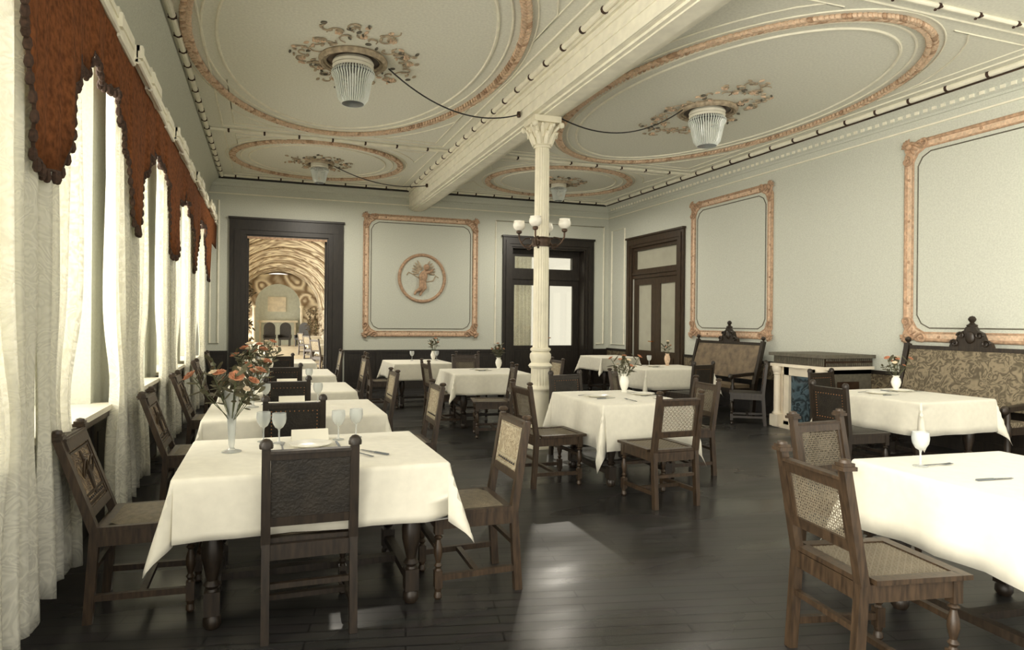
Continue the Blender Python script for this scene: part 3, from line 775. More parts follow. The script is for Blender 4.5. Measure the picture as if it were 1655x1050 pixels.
# ------------------------------------------------------------------ chairs
def finial(b,x,y,z,kind):
    if kind=='ball': b.lathe([(.018,0),(.016,.008),(.027,.014),(.029,.024),(.02,.034),(0,.038)],(x,y,z),12)
    elif kind=='dome':
        b.lathe([(.030,-.008),(.031,.006),(.026,.022),(.015,.033),(0,.037)],(x,y,z),12)
    else:
        b.box((x,y,z+.008),(.062,.062,.016)); b.box((x,y,z+.022),(.05,.05,.014)); b.lathe([(.024,.028),(.02,.04),(0,.046)],(x,y,z),12)
def weave(b,o,ux,uy,nrm,w,h,sp=.0125,st=.004):
    o=Vector(o);ux=Vector(ux);uy=Vector(uy);nrm=Vector(nrm)
    n=int(w/sp)
    for i in range(n+1):
        p=o+ux*(i*w/n); b.bar(p,p+uy*h,st,.0015,up=nrm)
    n=int(h/sp)
    for i in range(n+1):
        p=o+uy*(i*h/n)+nrm*.0015; b.bar(p,p+ux*w,st,.0015,up=nrm)
    sp2=sp*2.9
    for sg in(1,-1):
        k=-h
        while k<w:
            # diagonal from (k,0) to (k+h,h), clipped
            t0=max(0,-k); t1=min(h,w-k)
            if t1-t0>.01:
                a=(k+t0,t0);c=(k+t1,t1)
                if sg<0: a=(w-a[0],a[1]); c=(w-c[0],c[1])
                b.bar(o+ux*a[0]+uy*a[1]+nrm*.003,o+ux*c[0]+uy*c[1]+nrm*.003,st*.8,.0012,up=nrm)
            k+=sp2
def turned(h,r=.02):
    return [(0,0),(.014,0),(.019,.012),(.02,.03),(.013,.045),(.012,.055),(.021,.065),(.021,.075)],[(.5,)]
def make_chair(kind,H,lean,wood,label,fin):
    t=thing('dining_chair',label,'chair'); W=.195; SH=.44
    for s in(-1,1):
        b=MB(); y0,y1,y2=-.25,-.222,-.222-lean
        b.bar((s*W,y0,0),(s*W,y1,SH),.036,.042,up=(0,1,0)); b.bar((s*W,y1,SH-.01),(s*W,y2,H),.042,.04,up=(0,1,0),w1=.038,t1=.034)
        finial(b,s*W,y2,H,fin)
        b.build('back_post',wood,t)
    for s in(-1,1):
        b=MB()
        b.lathe([(0,0),(.014,0),(.022,.012),(.02,.03),(.013,.042)],(s*.195,.195,0),12)
        b.box((s*.195,.195,.105),(.04,.04,.09)); 
        b.lathe([(.016,.04),(.02,.055),(.02,.06)],(s*.195,.195,0),12)
        b.lathe([(.018,.15),(.012,.16),(.022,.175),(.012,.19),(.015,.2),(.024,.24),(.022,.27),(.013,.305),(.012,.31),(.023,.322),(.012,.334),(.018,.345)],(s*.195,.195,0),12)
        b.box((s*.195,.195,.39),(.043,.043,.1))
        b.build('front_leg',wood,t)
    b=MB(); 
    b.box((0,.2,SH-.04),(.36,.026,.07)); b.box((0,-.225,SH-.04),(.36,.024,.07))
    for s in(-1,1): b.bar((s*.2,-.21,SH-.04),(s*.2,.19,SH-.04),.024,.07)
    b.build('seat_rail',wood,t)
    if kind=='cane':
        q=MB(); q.box((0,.225,SH+.008),(.46,.05,.02)); q.box((0,-.205,SH+.008),(.36,.06,.02))
        for s in(-1,1): q.box((s*.205,.01,SH+.008),(.05,.39,.02))
        o=q.build('seat',wood,t)
        c=MB(); weave(c,(-.18,-.175,SH+.008),(1,0,0),(0,1,0),(0,0,1),.36,.375,.011,.0062); c.build('cane_seat_panel',[M_cane],o)
    else:
        q=MB(); q.box((0,.01,SH+.006),(.43,.44,.02)); o=q.build('seat',wood,t)
        c=MB(); nx=8
        vs=[];fs=[]
        for j in range(9):
            for i in range(9):
                x=-.185+.37*i/8;y=-.17+.37*j/8; e=min(i,8-i,j,8-j)/4
                vs.append((x,y,SH+.016+.018*min(1,e*2)**.5))
        fs=[(j*9+i,j*9+i+1,(j+1)*9+i+1,(j+1)*9+i) for j in range(8) for i in range(8)]
        c.add(vs,fs); c.build('seat_pad',[M_leath if kind=='leather' else M_caneS],o,60)
    ya=lambda z: -.222-lean*(z-SH)/(H-SH)
    dr=Vector((0,ya(H)-ya(SH),H-SH)).normalized(); nr=Vector((0,dr.z,-dr.y))
    def rail(z0,z1,th,nm='rail',cr=0):
        b=MB(); b.bar((0,ya(z0),z0),(0,ya(z1),z1),W*2-.036,th,up=(0,1,0)); 
        if cr: b.bar((0,ya(z1)+.0,z1-.012),(0,ya(z1),z1),W*2-.036,th+.016,up=(0,1,0))
        b.build(nm,wood,t)
    if kind=='cane':
        rail(H-.085,H-.03,.026,'top_rail',1); rail(.555,.6,.024,'lower_rail')
        z0,z1=.6,H-.085
        for s in(-1,1): MB().bar((s*.162,ya(z0),z0),(s*.162,ya(z1),z1),.022,.02,up=(0,1,0)).build('panel_stile',wood,t)
        c=MB(); weave(c,Vector((-.152,ya(z0),z0)),(1,0,0),dr,nr,.304,(z1-z0)/dr.z,.0125,.0034); c.build('cane_back_panel',[M_cane],t)
    elif kind in('leather','leather1'):
        rail(H-.06,H-.02,.03,'top_rail',1); rail(.52,.56,.026,'lower_rail')
        z0,z1=.55,H-.05
        b=MB(); b.bar((0,ya(z0),z0),(0,ya(z1),z1),.35,.016,up=(0,1,0)); bp=b.build('leather_back',[M_leath],t)
        b=MB()
        for sgn in((-1,1) if kind=='leather' else (1,)):
            off=nr*.009*sgn
            for i in range(11):
                x=-.155+.31*i/10
                for z in(z0+.03,z1-.03): b.sph(Vector((x,ya(z),z))+off,(.0042,.004,.0042),None,6,4)
            for i in range(1,9):
                z=z0+.03+(z1-z0-.06)*i/9
                for x in(-.155,.155): b.sph(Vector((x,ya(z),z))+off,(.0042,.004,.0042),None,6,4)
        b.build('nail_heads',[M_brass],bp)
    else:   # embossed / carved tall panel
        m=M_embP if kind=='pale' else M_emb
        z0,z1=(.62,H-.035) if kind=='pale' else (.53,H-.065)
        rail(z1-.005,H-.005,.03 if kind=='pale' else .05,'top_rail',1); rail(z0-.035,z0+.005,.028,'lower_rail')
        b=MB(); b.bar((0,ya(z0),z0),(0,ya(z1),z1),.35,.014,up=(0,1,0)); bp=b.build('embossed_back',[m],t)
        b=MB()
        for s in(-1,1): b.bar(Vector((s*.16,ya(z0),z0))+nr*.008,Vector((s*.16,ya(z1),z1))+nr*.008,.010,.01,up=(0,1,0))
        for z in(z0+.02,z0+.06,z1-.02): b.bar(Vector((-.15,ya(z),z))+nr*.008,Vector((.15,ya(z),z))+nr*.008,.012,.01,up=(0,1,0))
        if kind=='carved':
            zc=(z0+z1)/2
            for sg in(-1,1):
                pts=[]
                for k in range(22):
                    a=k*.33; rr=.055*(1-k/26)
                    pts.append(Vector((sg*(.06-rr*math.cos(a)*.8),ya(zc),zc+.02+rr*math.sin(a)*1.3))+nr*.01)
                b.tube(pts,.006,5)
            b.tube([Vector((0,ya(zc-.1),zc-.1))+nr*.01,Vector((0,ya(zc),zc))+nr*.014,Vector((0,ya(zc+.11),zc+.11))+nr*.01],[.008,.014,.006],6)
        b.build('border',[M_palew] if kind=='pale' else wood,bp)
        q=MB()
        for i in range(9): q.sph(Vector((-.12+.03*i,ya(z0+.04),z0+.04))+nr*.009,.007,None,6,4)
        q.build('studs',[M_woodL],bp)
    for s in(-1,1): MB().bar((s*.195,-.24,.12),(s*.195,.18,.11),.026,.03).build('side_stretcher',wood,t)
    MB().bar((-.19,-.02,.115),(.19,-.02,.115),.03,.024).build('cross_stretcher',wood,t)
    MB().bar((-.18,.2,.27),(.18,.2,.27),.03,.024).build('front_stretcher',wood,t)
    MB().bar((-.175,-.232,.25),(.175,-.232,.25),.024,.024).build('rear_stretcher',wood,t)
    return t
pF=Proto(make_chair('leather',.885,.045,[M_woodL],'x','dome'))
pF1=Proto(make_chair('leather1',.885,.045,[M_woodL],'x','dome'))
pR=Proto(make_chair('pale',.905,.075,[M_wood],'x','ball'))
pL=Proto(make_chair('carved',.88,.16,[M_wood],'x','cap'))
pC=Proto(make_chair('cane',.89,.07,[M_wood],'x','ball'))
pQ=Proto(make_chair('cane',.885,.08,[M_wood],'x','cap'))
G=None
def ch(p,x,y,rot,label): return p.put((x,y,0),R(rot),label)
ch(pF1,.20,3.28,0,'dark leather-backed chair with its back to the viewer at the nearest table')
ch(pF,.195,5.0,0,'dark studded leather-backed chair seen behind the goblets of the nearest table')
ch(pF,.193,6.62,0,'dark studded leather-backed chair at the third window-row table, back to the viewer')
ch(pF,.21,8.5,0,'dark studded leather-backed chair at the fourth window-row table, back to the viewer')
ch(pF,.21,11.0,0,'dark leather-backed chair at the last table before the open doorway, back to the viewer')
ch(pR,1.06,3.45,89,'pale embossed-back chair at the right side of the nearest table')
ch(pR,1.09,5.33,89,'pale-backed chair edge-on at the right side of the second table of the window row')
ch(pR,1.0,6.80,90,'pale-backed chair edge-on at the right side of the third table of the window row')
ch(pR,1.04,9.2,90,'pale-backed chair edge-on at the right side of the fourth table of the window row')
ch(pR,.95,11.42,90,'pale-backed chair edge-on beside the right casing of the open doorway')
ch(pL,-.54,3.68,-90,'carved oak chair at the bottom left with its back to the window wall')
ch(pL,-.46,5.36,-90,'carved oak chair with its back under the second window in view')
ch(pL,-.48,7.1,-90,'carved oak chair with its back under the third window in view')
ch(pL,-.50,9.2,-90,'carved oak chair at the window side of the fourth table from the viewer')
ch(pL,-.55,11.5,-90,'carved oak chair at the window side of the last table, before the corner')
ch(pC,3.065,4.56,1.6,'cane-backed chair with its back to the viewer at the large middle table')
ch(pC,2.46,5.36,-89,'cane-backed chair on the left side of the middle table, before the column')
ch(pC,3.84,5.34,85,'cane-backed chair on the right side of the middle table, behind its near chair')
ch(pF,3.2,6.22,190,'dark chair facing the viewer across the middle table, right of the column')
ch(pC,4.12,6.55,-130,'narrow edge-on chair between the middle table and the table by the settle')
ch(pC,1.86,10.7,-92,'edge-on chair on the left of the small far table under the medallion panel')
ch(pC,2.36,8.62,-89,'cane-seated chair on the left side of the table left of the column')
ch(pC,2.72,7.72,77,'edge-on chair at the near right corner of the table left of the column')
ch(pC,3.0,9.5,181,'cane-backed chair facing the viewer behind the flowers of the table left of the column')
ch(pC,3.27,10.5,165,'cane-backed chair facing the viewer at the right of the small far table')
ch(pR,3.66,8.4,88,'pale-backed chair standing just right of the column, farther back')
ch(pF,5.79,7.86,12,'dark leather-backed chair at the near side of the table in front of the settle')
ch(pF,6.66,7.69,50,'dark chair between the settle and the white fireplace, facing the table before the settle')
ch(pQ,2.47,2.07,-99,'large cane-backed chair in the bottom right foreground')
ch(pQ,3.22,2.78,184,'cane-backed chair behind the bottom right table, facing the viewer')
ch(pF,5.26,4.66,-93,'dark leather-backed chair at the left end of the right-hand table before the fireplace')
ch(pF,6.42,5.83,187,'dark chair at the far side of the right-hand table, directly before the fireplace')

# ------------------------------------------------------------------ tables
TH=.735
def make_table(w,d,label):
    t=thing('dining_table',label,'table')
    MB().box((0,0,TH-.0125),(w,d,.025)).build('tabletop',[M_woodL],t)
    ix,iy=w/2-.14,d/2-.13
    b=MB()
    for s in(-1,1): b.box((s*ix,0,TH-.075),(.025,2*iy,.1)); b.box((0,s*iy,TH-.075),(2*ix,.025,.1))
    b.build('apron',[M_woodL],t)
    for sx in(-1,1):
        for sy in(-1,1):
            q=MB(); c=(sx*ix,sy*iy,0)
            q.lathe([(0,0),(.03,0),(.042,.02),(.04,.05),(.026,.07)],c,14); q.box((c[0],c[1],.12),(.07,.07,.11))
            q.lathe([(.03,.17),(.022,.185),(.04,.205),(.024,.225),(.03,.25),(.048,.33),(.05,.38),(.036,.45),(.024,.48),(.04,.5),(.024,.52),(.032,.535)],c,16)
            q.box((c[0],c[1],.615),(.075,.075,.17)); q.build('leg',[M_woodL],t)
    q=MB()
    for s in(-1,1): q.box((s*ix,0,.12),(.05,2*iy,.04))
    q.box((0,0,.12),(2*ix,.06,.035)); q.build('stretcher',[M_woodL],t)
    return t
def cloth_mesh(a,c,ov,seed,ovs=None):
    rnd=random.Random(seed)
    ov2=ovs or ov
    def axis(h,o):
        inner=[-h+2*h*i/10 for i in range(11)]
        ex=[.006,.015,.03,.06,.1,.15,.2,.25]; ex=[e for e in ex if e<o-.02]+[o-.0001]
        return [-h-e for e in ex[::-1]]+inner+[h+e for e in ex]
    U=axis(a,ov); V=axis(c,ov2); top=TH+.004
    ph=[rnd.uniform(0,6.28) for _ in range(8)]
    vs=[]
    for v in V:
        for u in U:
            du=max(abs(u)-a,0); dv=max(abs(v)-c,0); su=1 if u>0 else -1; sv=1 if v>0 else -1
            if du==0 and dv==0: 
                vs.append((u,v,top+.0012*math.sin(u*9+ph[0])*math.sin(v*8+ph[1]))); continue
            d=math.hypot(du,dv); r=.014
            arc=min(d,r*PI/2); th=arc/r; out=r*math.sin(th); dn=r*(1-math.cos(th)); rem=d-arc
            if du>0 and dv>0:
                fi=math.atan2(dv,du); fl=.08+.30*math.sin(2*fi)**2+.05*math.sin(ph[2]+su*2+sv)
                fl*=min(1,.29/ov); k=rem*fl; zz=top-dn-rem*math.sqrt(max(.2,1-fl*fl))*1.04; ang=fi
                x=su*(a+(out+k)*math.cos(ang)); y=sv*(c+(out+k)*math.sin(ang))
                vs.append((x,y,zz))
            elif du>0:
                k=rem*(.07+.10*math.sin(v*7+ph[3]+su)*min(1,(abs(v)/c)))+rem*.05*math.sin(v*17+ph[4])
                vs.append((su*(a+out+max(k,0)),v,top-dn-rem*.99))
            else:
                k=rem*(.07+.10*math.sin(u*6+ph[5]+sv)*min(1,(abs(u)/a)))+rem*.05*math.sin(u*15+ph[6])
                vs.append((u,sv*(c+out+max(k,0)),top-dn-rem*.99))
    n=len(U); fs=[(j*n+i,j*n+i+1,(j+1)*n+i+1,(j+1)*n+i) for j in range(len(V)-1) for i in range(n-1)]
    return MB().add(vs,fs)
def table(x,y,w,d,rot,lt,lc,ov=.28,seed=1,z=0):
    t=make_table(w-.02,d-.02,lt); t.location=(x,y,z); t.rotation_euler=(0,0,R(rot))
    b=cloth_mesh(w/2,d/2,ov,seed); o=b.build('tablecloth',[M_white],None,50)
    for v in o.data.vertices: v.co.z-=TH
    o.location=(x,y,TH+z); o.rotation_euler=(0,0,R(rot)); tag(o,lc,'tablecloth')
    md=o.modifiers.new('t','SOLIDIFY'); md.thickness=.003; md.offset=1
    return o
TZ=TH+.0085
TT=dict(
 A=(.245,3.6,1.25,.94,0,'oak table under the nearest white cloth in the window row','white cloth on the nearest table, with the tall vase and goblets'),
 B=(.225,5.35,1.28,.94,0,'oak table second in the window row','white cloth on the second table of the window row'),
 C=(.225,7.0,1.26,.96,0,'oak table third in the window row','white cloth on the third table of the window row'),
 D=(.24,9.0,1.2,1.1,0,'oak table fourth in the window row','white cloth on the fourth table of the window row'),
 E=(.2,11.5,1.15,1.1,0,'oak table last in the window row, before the doorway','white cloth on the last table of the window row, before the doorway'),
 F=(2.5,11.0,1.0,1.1,0,'oak table under the medallion panel at the back','white cloth on the small far table under the medallion panel'),
 G=(2.95,8.72,1.05,1.05,-4,'oak table to the left of the column','white cloth on the table left of the column, with flowers at its far right'),
 H=(3.20,5.43,.87,1.06,-1,'turned-leg oak table in the middle of the room, before the column','white cloth on the large middle table before the column'),
 I=(6.08,8.92,1.15,.95,-3,'oak table in front of the settle','white cloth on the table in front of the high-backed settle'),
 J=(6.85,12.0,.85,.9,0,'oak table in the far right corner','white cloth on the small table in the far right corner, by the doors'),
 K=(6.2,4.86,1.03,1.05,2,'oak table on the right before the fireplace','white cloth on the right-hand table before the fireplace'),
 L=(3.42,2.06,1.0,1.0,-4,'oak table in the bottom right foreground','white cloth on the bottom right foreground table'))
for i,(k,v) in enumerate(TT.items()): table(*v,seed=i+3,ov={'H':.40,'K':.32,'I':.32,'L':.34}.get(k,.285))

# ------------------------------------------------------------------ tableware
def goblet():
    t=thing('wine_goblet','x','glass')
    MB().lathe([(0,0),(.034,0),(.034,.003),(.01,.008),(.005,.015),(.0045,.07),(.008,.082),(0,.082)],n=18).build('stem',[M_glass],t)
    MB().lathe([(.006,.08),(.022,.09),(.036,.115),(.04,.14),(.038,.172),(.0365,.172),(.0385,.14),(.034,.116),(.02,.094),(0,.09)],n=20).build('bowl',[M_glass],t)
    return t
pG=Proto(goblet())
def gob(x,y,label,group=None): return pG.put((x,y,TZ),0,label,group)
gob(.075,3.86,'tall wine goblet on the nearest table, left of the folded menu')
gob(-.01,3.93,'wine goblet on the nearest table, leftmost, partly behind the chair post')
gob(.41,3.88,'wine goblet on the nearest table just right of the folded menu')
gob(.52,3.93,'wine goblet on the nearest table, rightmost of its glasses')
gob(.0,5.65,'left wine goblet on the second window-row table'); gob(.42,5.62,'right wine goblet on the second window-row table')
gob(.0,7.35,'left wine goblet on the third window-row table'); gob(.45,7.3,'right wine goblet on the third window-row table')
gob(.02,9.35,'wine goblet on the fourth window-row table')
gob(3.12,2.36,'wine goblet on the bottom right foreground table')
gob(2.45,11.2,'left of two goblets on the small far table under the medallion'); gob(2.9,11.2,'right of two goblets on the small far table under the medallion')
gob(6.0,9.2,'wine goblet on the table in front of the settle')
def menu(x,y,rz,label):
    b=MB(); h=.06;w_=.21
    b.add([(-w_/2,-.045,0),(w_/2,-.045,0),(w_/2,0,h),(-w_/2,0,h),(w_/2,.045,0),(-w_/2,.045,0)],[(0,1,2,3),(3,2,4,5)])
    o=b.build('folded_menu',[M_paper],None,0); o.location=(x,y,TZ+.002); o.rotation_euler=(0,0,rz); md=o.modifiers.new('t','SOLIDIFY'); md.thickness=.0015
    return tag(o,label,'menu card')
menu(.25,3.93,0,'white folded menu card on the nearest table'); menu(.21,5.68,0,'white folded menu card on the second window-row table'); menu(.22,7.35,0,'white folded menu card on the third window-row table')
pP=Proto(tag(MB().lathe([(0,0),(.07,0),(.08,.006),(.115,.016),(.116,.019),(.078,.010),(.065,.006),(0,.006)],n=28).build('plate',[M_china]),'x','plate'))
def fork_mesh():
    b=MB(); b.bar((0,-.1,.003),(0,.03,.006),.012,.003,w1=.007); b.bar((0,.03,.006),(0,.055,.004),.007,.003,w1=.022)
    for i in range(4): b.bar((-.0095+.0063*i,.053,.004),(-.0095+.0063*i,.1,.007),.0035,.002)
    return tag(b.build('fork',[M_silver]),'x','fork')
def knife_mesh():
    b=MB(); b.bar((0,-.11,.004),(0,-.01,.004),.014,.007,w1=.011); b.bar((0,-.01,.004),(0,.1,.003),.016,.002,w1=.012,t1=.001)
    return tag(b.build('knife',[M_silver]),'x','knife')
pFk=Proto(fork_mesh()); pKn=Proto(knife_mesh())
def setting(x,y,rz,where,plate=True):
    if plate: pP.put((x,y,TZ+.001),rz,'white plate '+where)
    c,s=math.cos(rz),math.sin(rz)
    pFk.put((x-.15*c,y-.15*s,TZ+.001),rz,'silver fork '+where); pKn.put((x+.15*c,y+.15*s,TZ+.001),rz,'silver knife '+where)
setting(.24,3.72,0,'on the nearest table before the folded menu')
pFk.put((.48,3.42,TZ+.001),R(30),'silver fork lying askew near the right front of the nearest table')
pKn.put((.55,3.45,TZ+.001),R(35),'silver knife lying askew near the right front of the nearest table')
setting(2.98,5.45,R(-80),'on the left of the middle table'); setting(3.52,5.5,R(85),'on the right of the middle table')
setting(3.3,5.12,R(0),'on the near side of the middle table',False)
setting(2.95,8.85,R(-80),'on the table left of the column')
setting(5.98,4.98,R(-90),'on the left of the right-hand table before the fireplace')
setting(6.45,5.1,R(175),'at the far side of the right-hand table')
setting(5.95,9.0,R(-90),'on the table in front of the settle')
setting(3.2,2.2,R(-95),'on the bottom right foreground table',False)
setting(.24,9.15,0,'on the fourth window-row table',False)

# vases and flowers
def petals(b,c,r,n,rings,mi=0):
    c=Vector(c)
    for k in range(rings):
        q=(k+1)/rings; m=3+2*k
        for i in range(m):
            a=2*PI*i/m+k*.7; tilt=R(75-60*q)
            d=Vector((math.cos(a),math.sin(a),0)); s=r*(.35+.5*q)
            rot=Matrix.Rotation(a,3,'Z')@Matrix.Rotation(-tilt,3,'Y')
            b.sph(c+d*r*.42*q+Vector((0,0,r*.25*(1-q))),(s*.62,s*.55,s*.13),rot,7,4,mi)
    b.sph(c+Vector((0,0,r*.2)),r*.22,None,6,4,mi)
def flower(m,h,r,label,lm=M_leaf):
    t=thing('flower',label,'flower')
    MB().tube([(0,0,0),(.008,0,h*.5),(0,0,h)],.0028,5).build('stem',[M_stem],t)
    b=MB(); petals(b,(0,0,h),r,0,3); b.build('bloom',[m],t)
    for k in range(2):
        q=MB(); a=k*2.6+.4
        d=Vector((math.cos(a),math.sin(a),0)); c=Vector((0,0,h*(.68+.14*k)))
        q.sph(c+d*.045+Vector((0,0,.012)),(.05,.022,.004),Matrix.Rotation(a,3,'Z')@Matrix.Rotation(-.35,3,'Y'),8,4); q.build('leaf',[lm],t)
    return t
def sprig(h,label):
    t=thing('leaf_sprig',label,'greenery')
    MB().tube([(0,0,0),(.01,.0,h*.5),(.03,0,h)],.0025,5).build('stem',[M_stem],t)
    for k in range(7):
        q=MB(); z=h*(.5+.5*k/6); a=k*2.4
        d=Vector((math.cos(a),math.sin(a),0))
        q.sph(Vector((.03*(z/h)**2,0,z))+d*.03,(.036,.015,.004),Matrix.Rotation(a,3,'Z')@Matrix.Rotation(-.6,3,'Y'),7,4); q.build('leaf',[M_leaf],t)
    return t
PO=Proto(flower(M_orange,.36,.05,'x')); PC=Proto(flower(M_cream,.36,.034,'x')); PS=Proto(sprig(.37,'x'))
PO2=Proto(flower(M_orange,.27,.034,'x')); PC2=Proto(flower(M_cream,.26,.034,'x')); PS2=Proto(sprig(.26,'x'))
def bouquet(x,y,z,po,pc,ps,no,nc,ns,spread,where,seed):
    rnd=random.Random(seed)
    for p,n,nmx,g in((po,no,'orange flower in the vase ','orange flowers '),(pc,nc,'cream flower in the vase ','cream flowers '),(ps,ns,'leafy sprig in the vase ','sprigs ')):
        for i in range(n):
            az=2*PI*(i+rnd.uniform(-.3,.3))/max(n,1)+(0 if p is po else 1.1 if p is pc else 2.0); tl=spread*rnd.uniform(.25,1)
            o=p.put((x+.004*math.cos(az),y+.004*math.sin(az),z+rnd.uniform(0,.03)),0,nmx+where,g+where,rot=(0,tl,az)); k=rnd.uniform(.6,1.05); o.scale=(k,k,k)
def trumpet(x,y,label):
    t=thing('trumpet_vase',label,'vase',(x,y,TZ))
    MB().lathe([(0,0),(.052,0),(.052,.004),(.02,.012),(.012,.022),(0,.022)],n=24).build('foot',[M_glass],t)
    MB().lathe([(.012,.02),(.016,.04),(.02,.12),(.026,.22),(.04,.30),(.052,.325),(.05,.325),(.038,.3),(.023,.22),(.016,.12),(.01,.05),(0,.045)],n=24).build('trumpet',[M_glass],t)
    return t
trumpet(-.17,3.68,'tall clear glass trumpet vase on the nearest table'); bouquet(-.17,3.68,TZ+.15,PO,PC,PS,9,5,14,.75,'on the nearest table',11)
trumpet(-.1,5.5,'clear trumpet vase on the second window-row table, behind the first bouquet'); bouquet(-.1,5.5,TZ+.12,PO,PC,PS,8,6,9,.5,'on the second window-row table',12)
trumpet(-.05,7.2,'clear trumpet vase on the third window-row table'); bouquet(-.05,7.2,TZ+.12,PO,PC,PS,4,5,5,.45,'on the third window-row table',13)
def urn(x,y,label,h=.19,r=.05,z=TZ,m=M_china):
    o=MB().lathe([(0,0),(.03,0),(.032,.008),(.024,.02),(r*.8,h*.3),(r,h*.55),(r*.8,h*.8),(r*.55,h*.9),(r*.75,h),(r*.68,h),(r*.5,h*.9),(0,h*.6)],n=22).build('vase',[m])
    o.location=(x,y,z); return tag(o,label,'vase')
urn(3.46,5.75,'white vase of pink-orange flowers on the far side of the middle table'); bouquet(3.46,5.75,TZ+.115,PO2,PC2,PS2,5,4,4,.75,'on the middle table',14)
urn(3.3,9.05,'white vase of flowers on the table left of the column',.17); bouquet(3.3,9.05,TZ+.11,PO2,PC2,PS2,5,2,4,.5,'on the table left of the column',15)
urn(2.85,11.25,'small vase on the far table under the medallion',.17); bouquet(2.85,11.25,TZ+.11,PO2,PC2,PS2,4,2,3,.6,'on the far table under the medallion',16)
urn(6.35,9.2,'pinkish vase on the table in front of the settle',.2,.05,TZ,M_pink); bouquet(6.35,9.2,TZ+.12,PO2,PC2,PS2,2,2,1,.35,'on the table in front of the settle',17)
urn(6.5,5.2,'white vase of orange flowers on the right-hand table before the fireplace',.16); bouquet(6.5,5.2,TZ+.1,PO2,PC2,PS2,6,2,3,.7,'on the right-hand table',18)
urn(.05,9.35,'small white vase on the fourth window-row table',.17); bouquet(.05,9.35,TZ+.11,PO2,PC2,PS2,3,3,3,.5,'on the fourth window-row table',19)

# ------------------------------------------------------------------ settles
def settle(x,y,L,top,crest,backm,label,foot=True):
    t=thing('settle',label,'settle',(x,y,0),R(90))
    hl=L/2
    yb=lambda z: .12+.20*(1-(z-.5)/(top-.5))      # back leans from the seat up to the wall
    b=MB(); b.bar((0,yb(.56),.56),(0,yb(top-.03),top-.03),L-.08,.04,up=(0,1,0)); b.build('upholstered_back',[backm],t)
    b=MB(); b.bar((0,yb(top)-.0,top-.035),(0,yb(top),top+.01),L-.04,.07,up=(0,1,0)); b.build('top_rail',[M_woodL],t)
    for s in(-1,1):
        b=MB(); b.bar((s*hl,.34,0),(s*hl,.30,.5),.06,.06,up=(0,1,0)); b.bar((s*hl,.30,.48),(s*hl,yb(top)+.01,top+.03),.06,.06,up=(0,1,0))
        b.lathe([(.02,0),(.014,.015),(.03,.03),(.036,.05),(.028,.072),(0,.085)],(s*hl,yb(top)+.01,top+.03),14); b.build('back_post',[M_woodL],t)
        b=MB(); b.bar((s*hl,.33,.66),(s*hl,.74,.63),.06,.05); b.sph((s*hl,.76,.62),(.035,.05,.05),None,10,6); b.build('arm',[M_woodL],t)
        b=MB(); b.lathe([(0,0),(.02,0),(.03,.02),(.02,.06),(.034,.1),(.02,.16),(.03,.26),(.022,.34),(.034,.38),(.034,.46),(.02,.5),(.028,.55),(.02,.61)],(s*hl,.72,0),14); b.build('front_leg',[M_woodL],t)
    b=MB(); b.box((0,.54,.40),(L-.05,.40,.07)); b.build('seat_frame',[M_woodL],t)
    b=MB(); b.box((0,.54,.462),(L-.09,.37,.05)); b.build('seat_pad',[backm],t)
    if crest:
        b=MB(); yy=yb(top)
        P=lambda u,v: Vector((u,yy,top+.01+v))
        poly=[(-.24,0),(-.22,.06),(-.16,.09),(-.13,.17),(-.07,.2),(-.05,.24),(.05,.24),(.07,.2),(.13,.17),(.16,.09),(.22,.06),(.24,0)]
        b.prism(poly,lambda u,v,w_:(u,yy-.02+w_,top+v),0,.05)
        for s in(-1,1):
            for cx_,cz_,rr in((.17,.05,.05),(.1,.14,.045)):
                b.tube([(s*(cx_+rr*math.cos(k*.7)*(1-k/12)),yy+.04,top+cz_+rr*math.sin(k*.7)*(1-k/12)) for k in range(10)],.012,6)
        b.lathe([(.05,0),(.055,.02),(.03,.035),(.02,.05),(.035,.07),(.04,.09),(.025,.115),(0,.125)],(0,yy,top+.24),12)
        b.sph((0,yy+.04,top+.12),(.05,.02,.07),None,10,6); b.build('carved_crest',[M_woodL],t)
    return t
settle(XR-.08,9.1,1.62,1.14,True,M_settle,'high-backed leather settle with carved crest against the right wall')
settle(XR-.08,5.1,1.5,1.2,True,M_tap,'tapestry-backed settle at the right edge, behind the right-hand table')

# ------------------------------------------------------------------ fireplace
fp=thing('fireplace','cream marble fireplace with columns and blue tile panel on the right wall','fireplace',(XR-.045,6.92,0),R(90))
D=.81; hw=.44
b=MB(); b.b2((-hw-.02,0,0),(hw+.02,D+.02,.05)); b.build('hearth_step',[M_marble],fp)
b=MB()
b.b2((-hw+.02,0,.05),(-hw+.08,D-.1,.86)); b.b2((hw-.08,0,.05),(hw-.02,D-.1,.86)); b.b2((-hw+.02,.0,.80),(hw-.02,D-.1,.86))
b.build('side_panels',[M_greys],fp)
MB().b2((-hw+.01,.22,.10),(-hw+.02,D-.22,.70)).build('side_grille',[M_bronze],fp); MB().b2((hw-.02,.22,.10),(hw-.01,D-.22,.70)).build('side_grille',[M_bronze],fp)
b=MB()
for s in(-1,1): b.b2((s*(hw-.06)-.06,D-.1,.05),(s*(hw-.06)+.06,D-.04,.86)); b.b2((s*.25-.045,D-.1,.05),(s*.25+.045,D-.03,.86))
b.b2((-hw,D-.1,.74),(hw,D-.03,.86)); b.b2((-.3,D-.1,.05),(.3,D-.03,.1)); b.build('front_frame',[M_marble],fp)
for s in(-1,1):
    b=MB(); c=(s*(hw-.06),D+.005,0)
    b.box((c[0],c[1],.10),(.15,.13,.16)); b.lathe([(.062,.18),(.066,.2),(.05,.22),(.046,.24),(.044,.74),(.055,.75),(.05,.77),(.065,.80),(.07,.84),(.07,.86)],c,24); b.build('marble_column',[M_marble],fp)
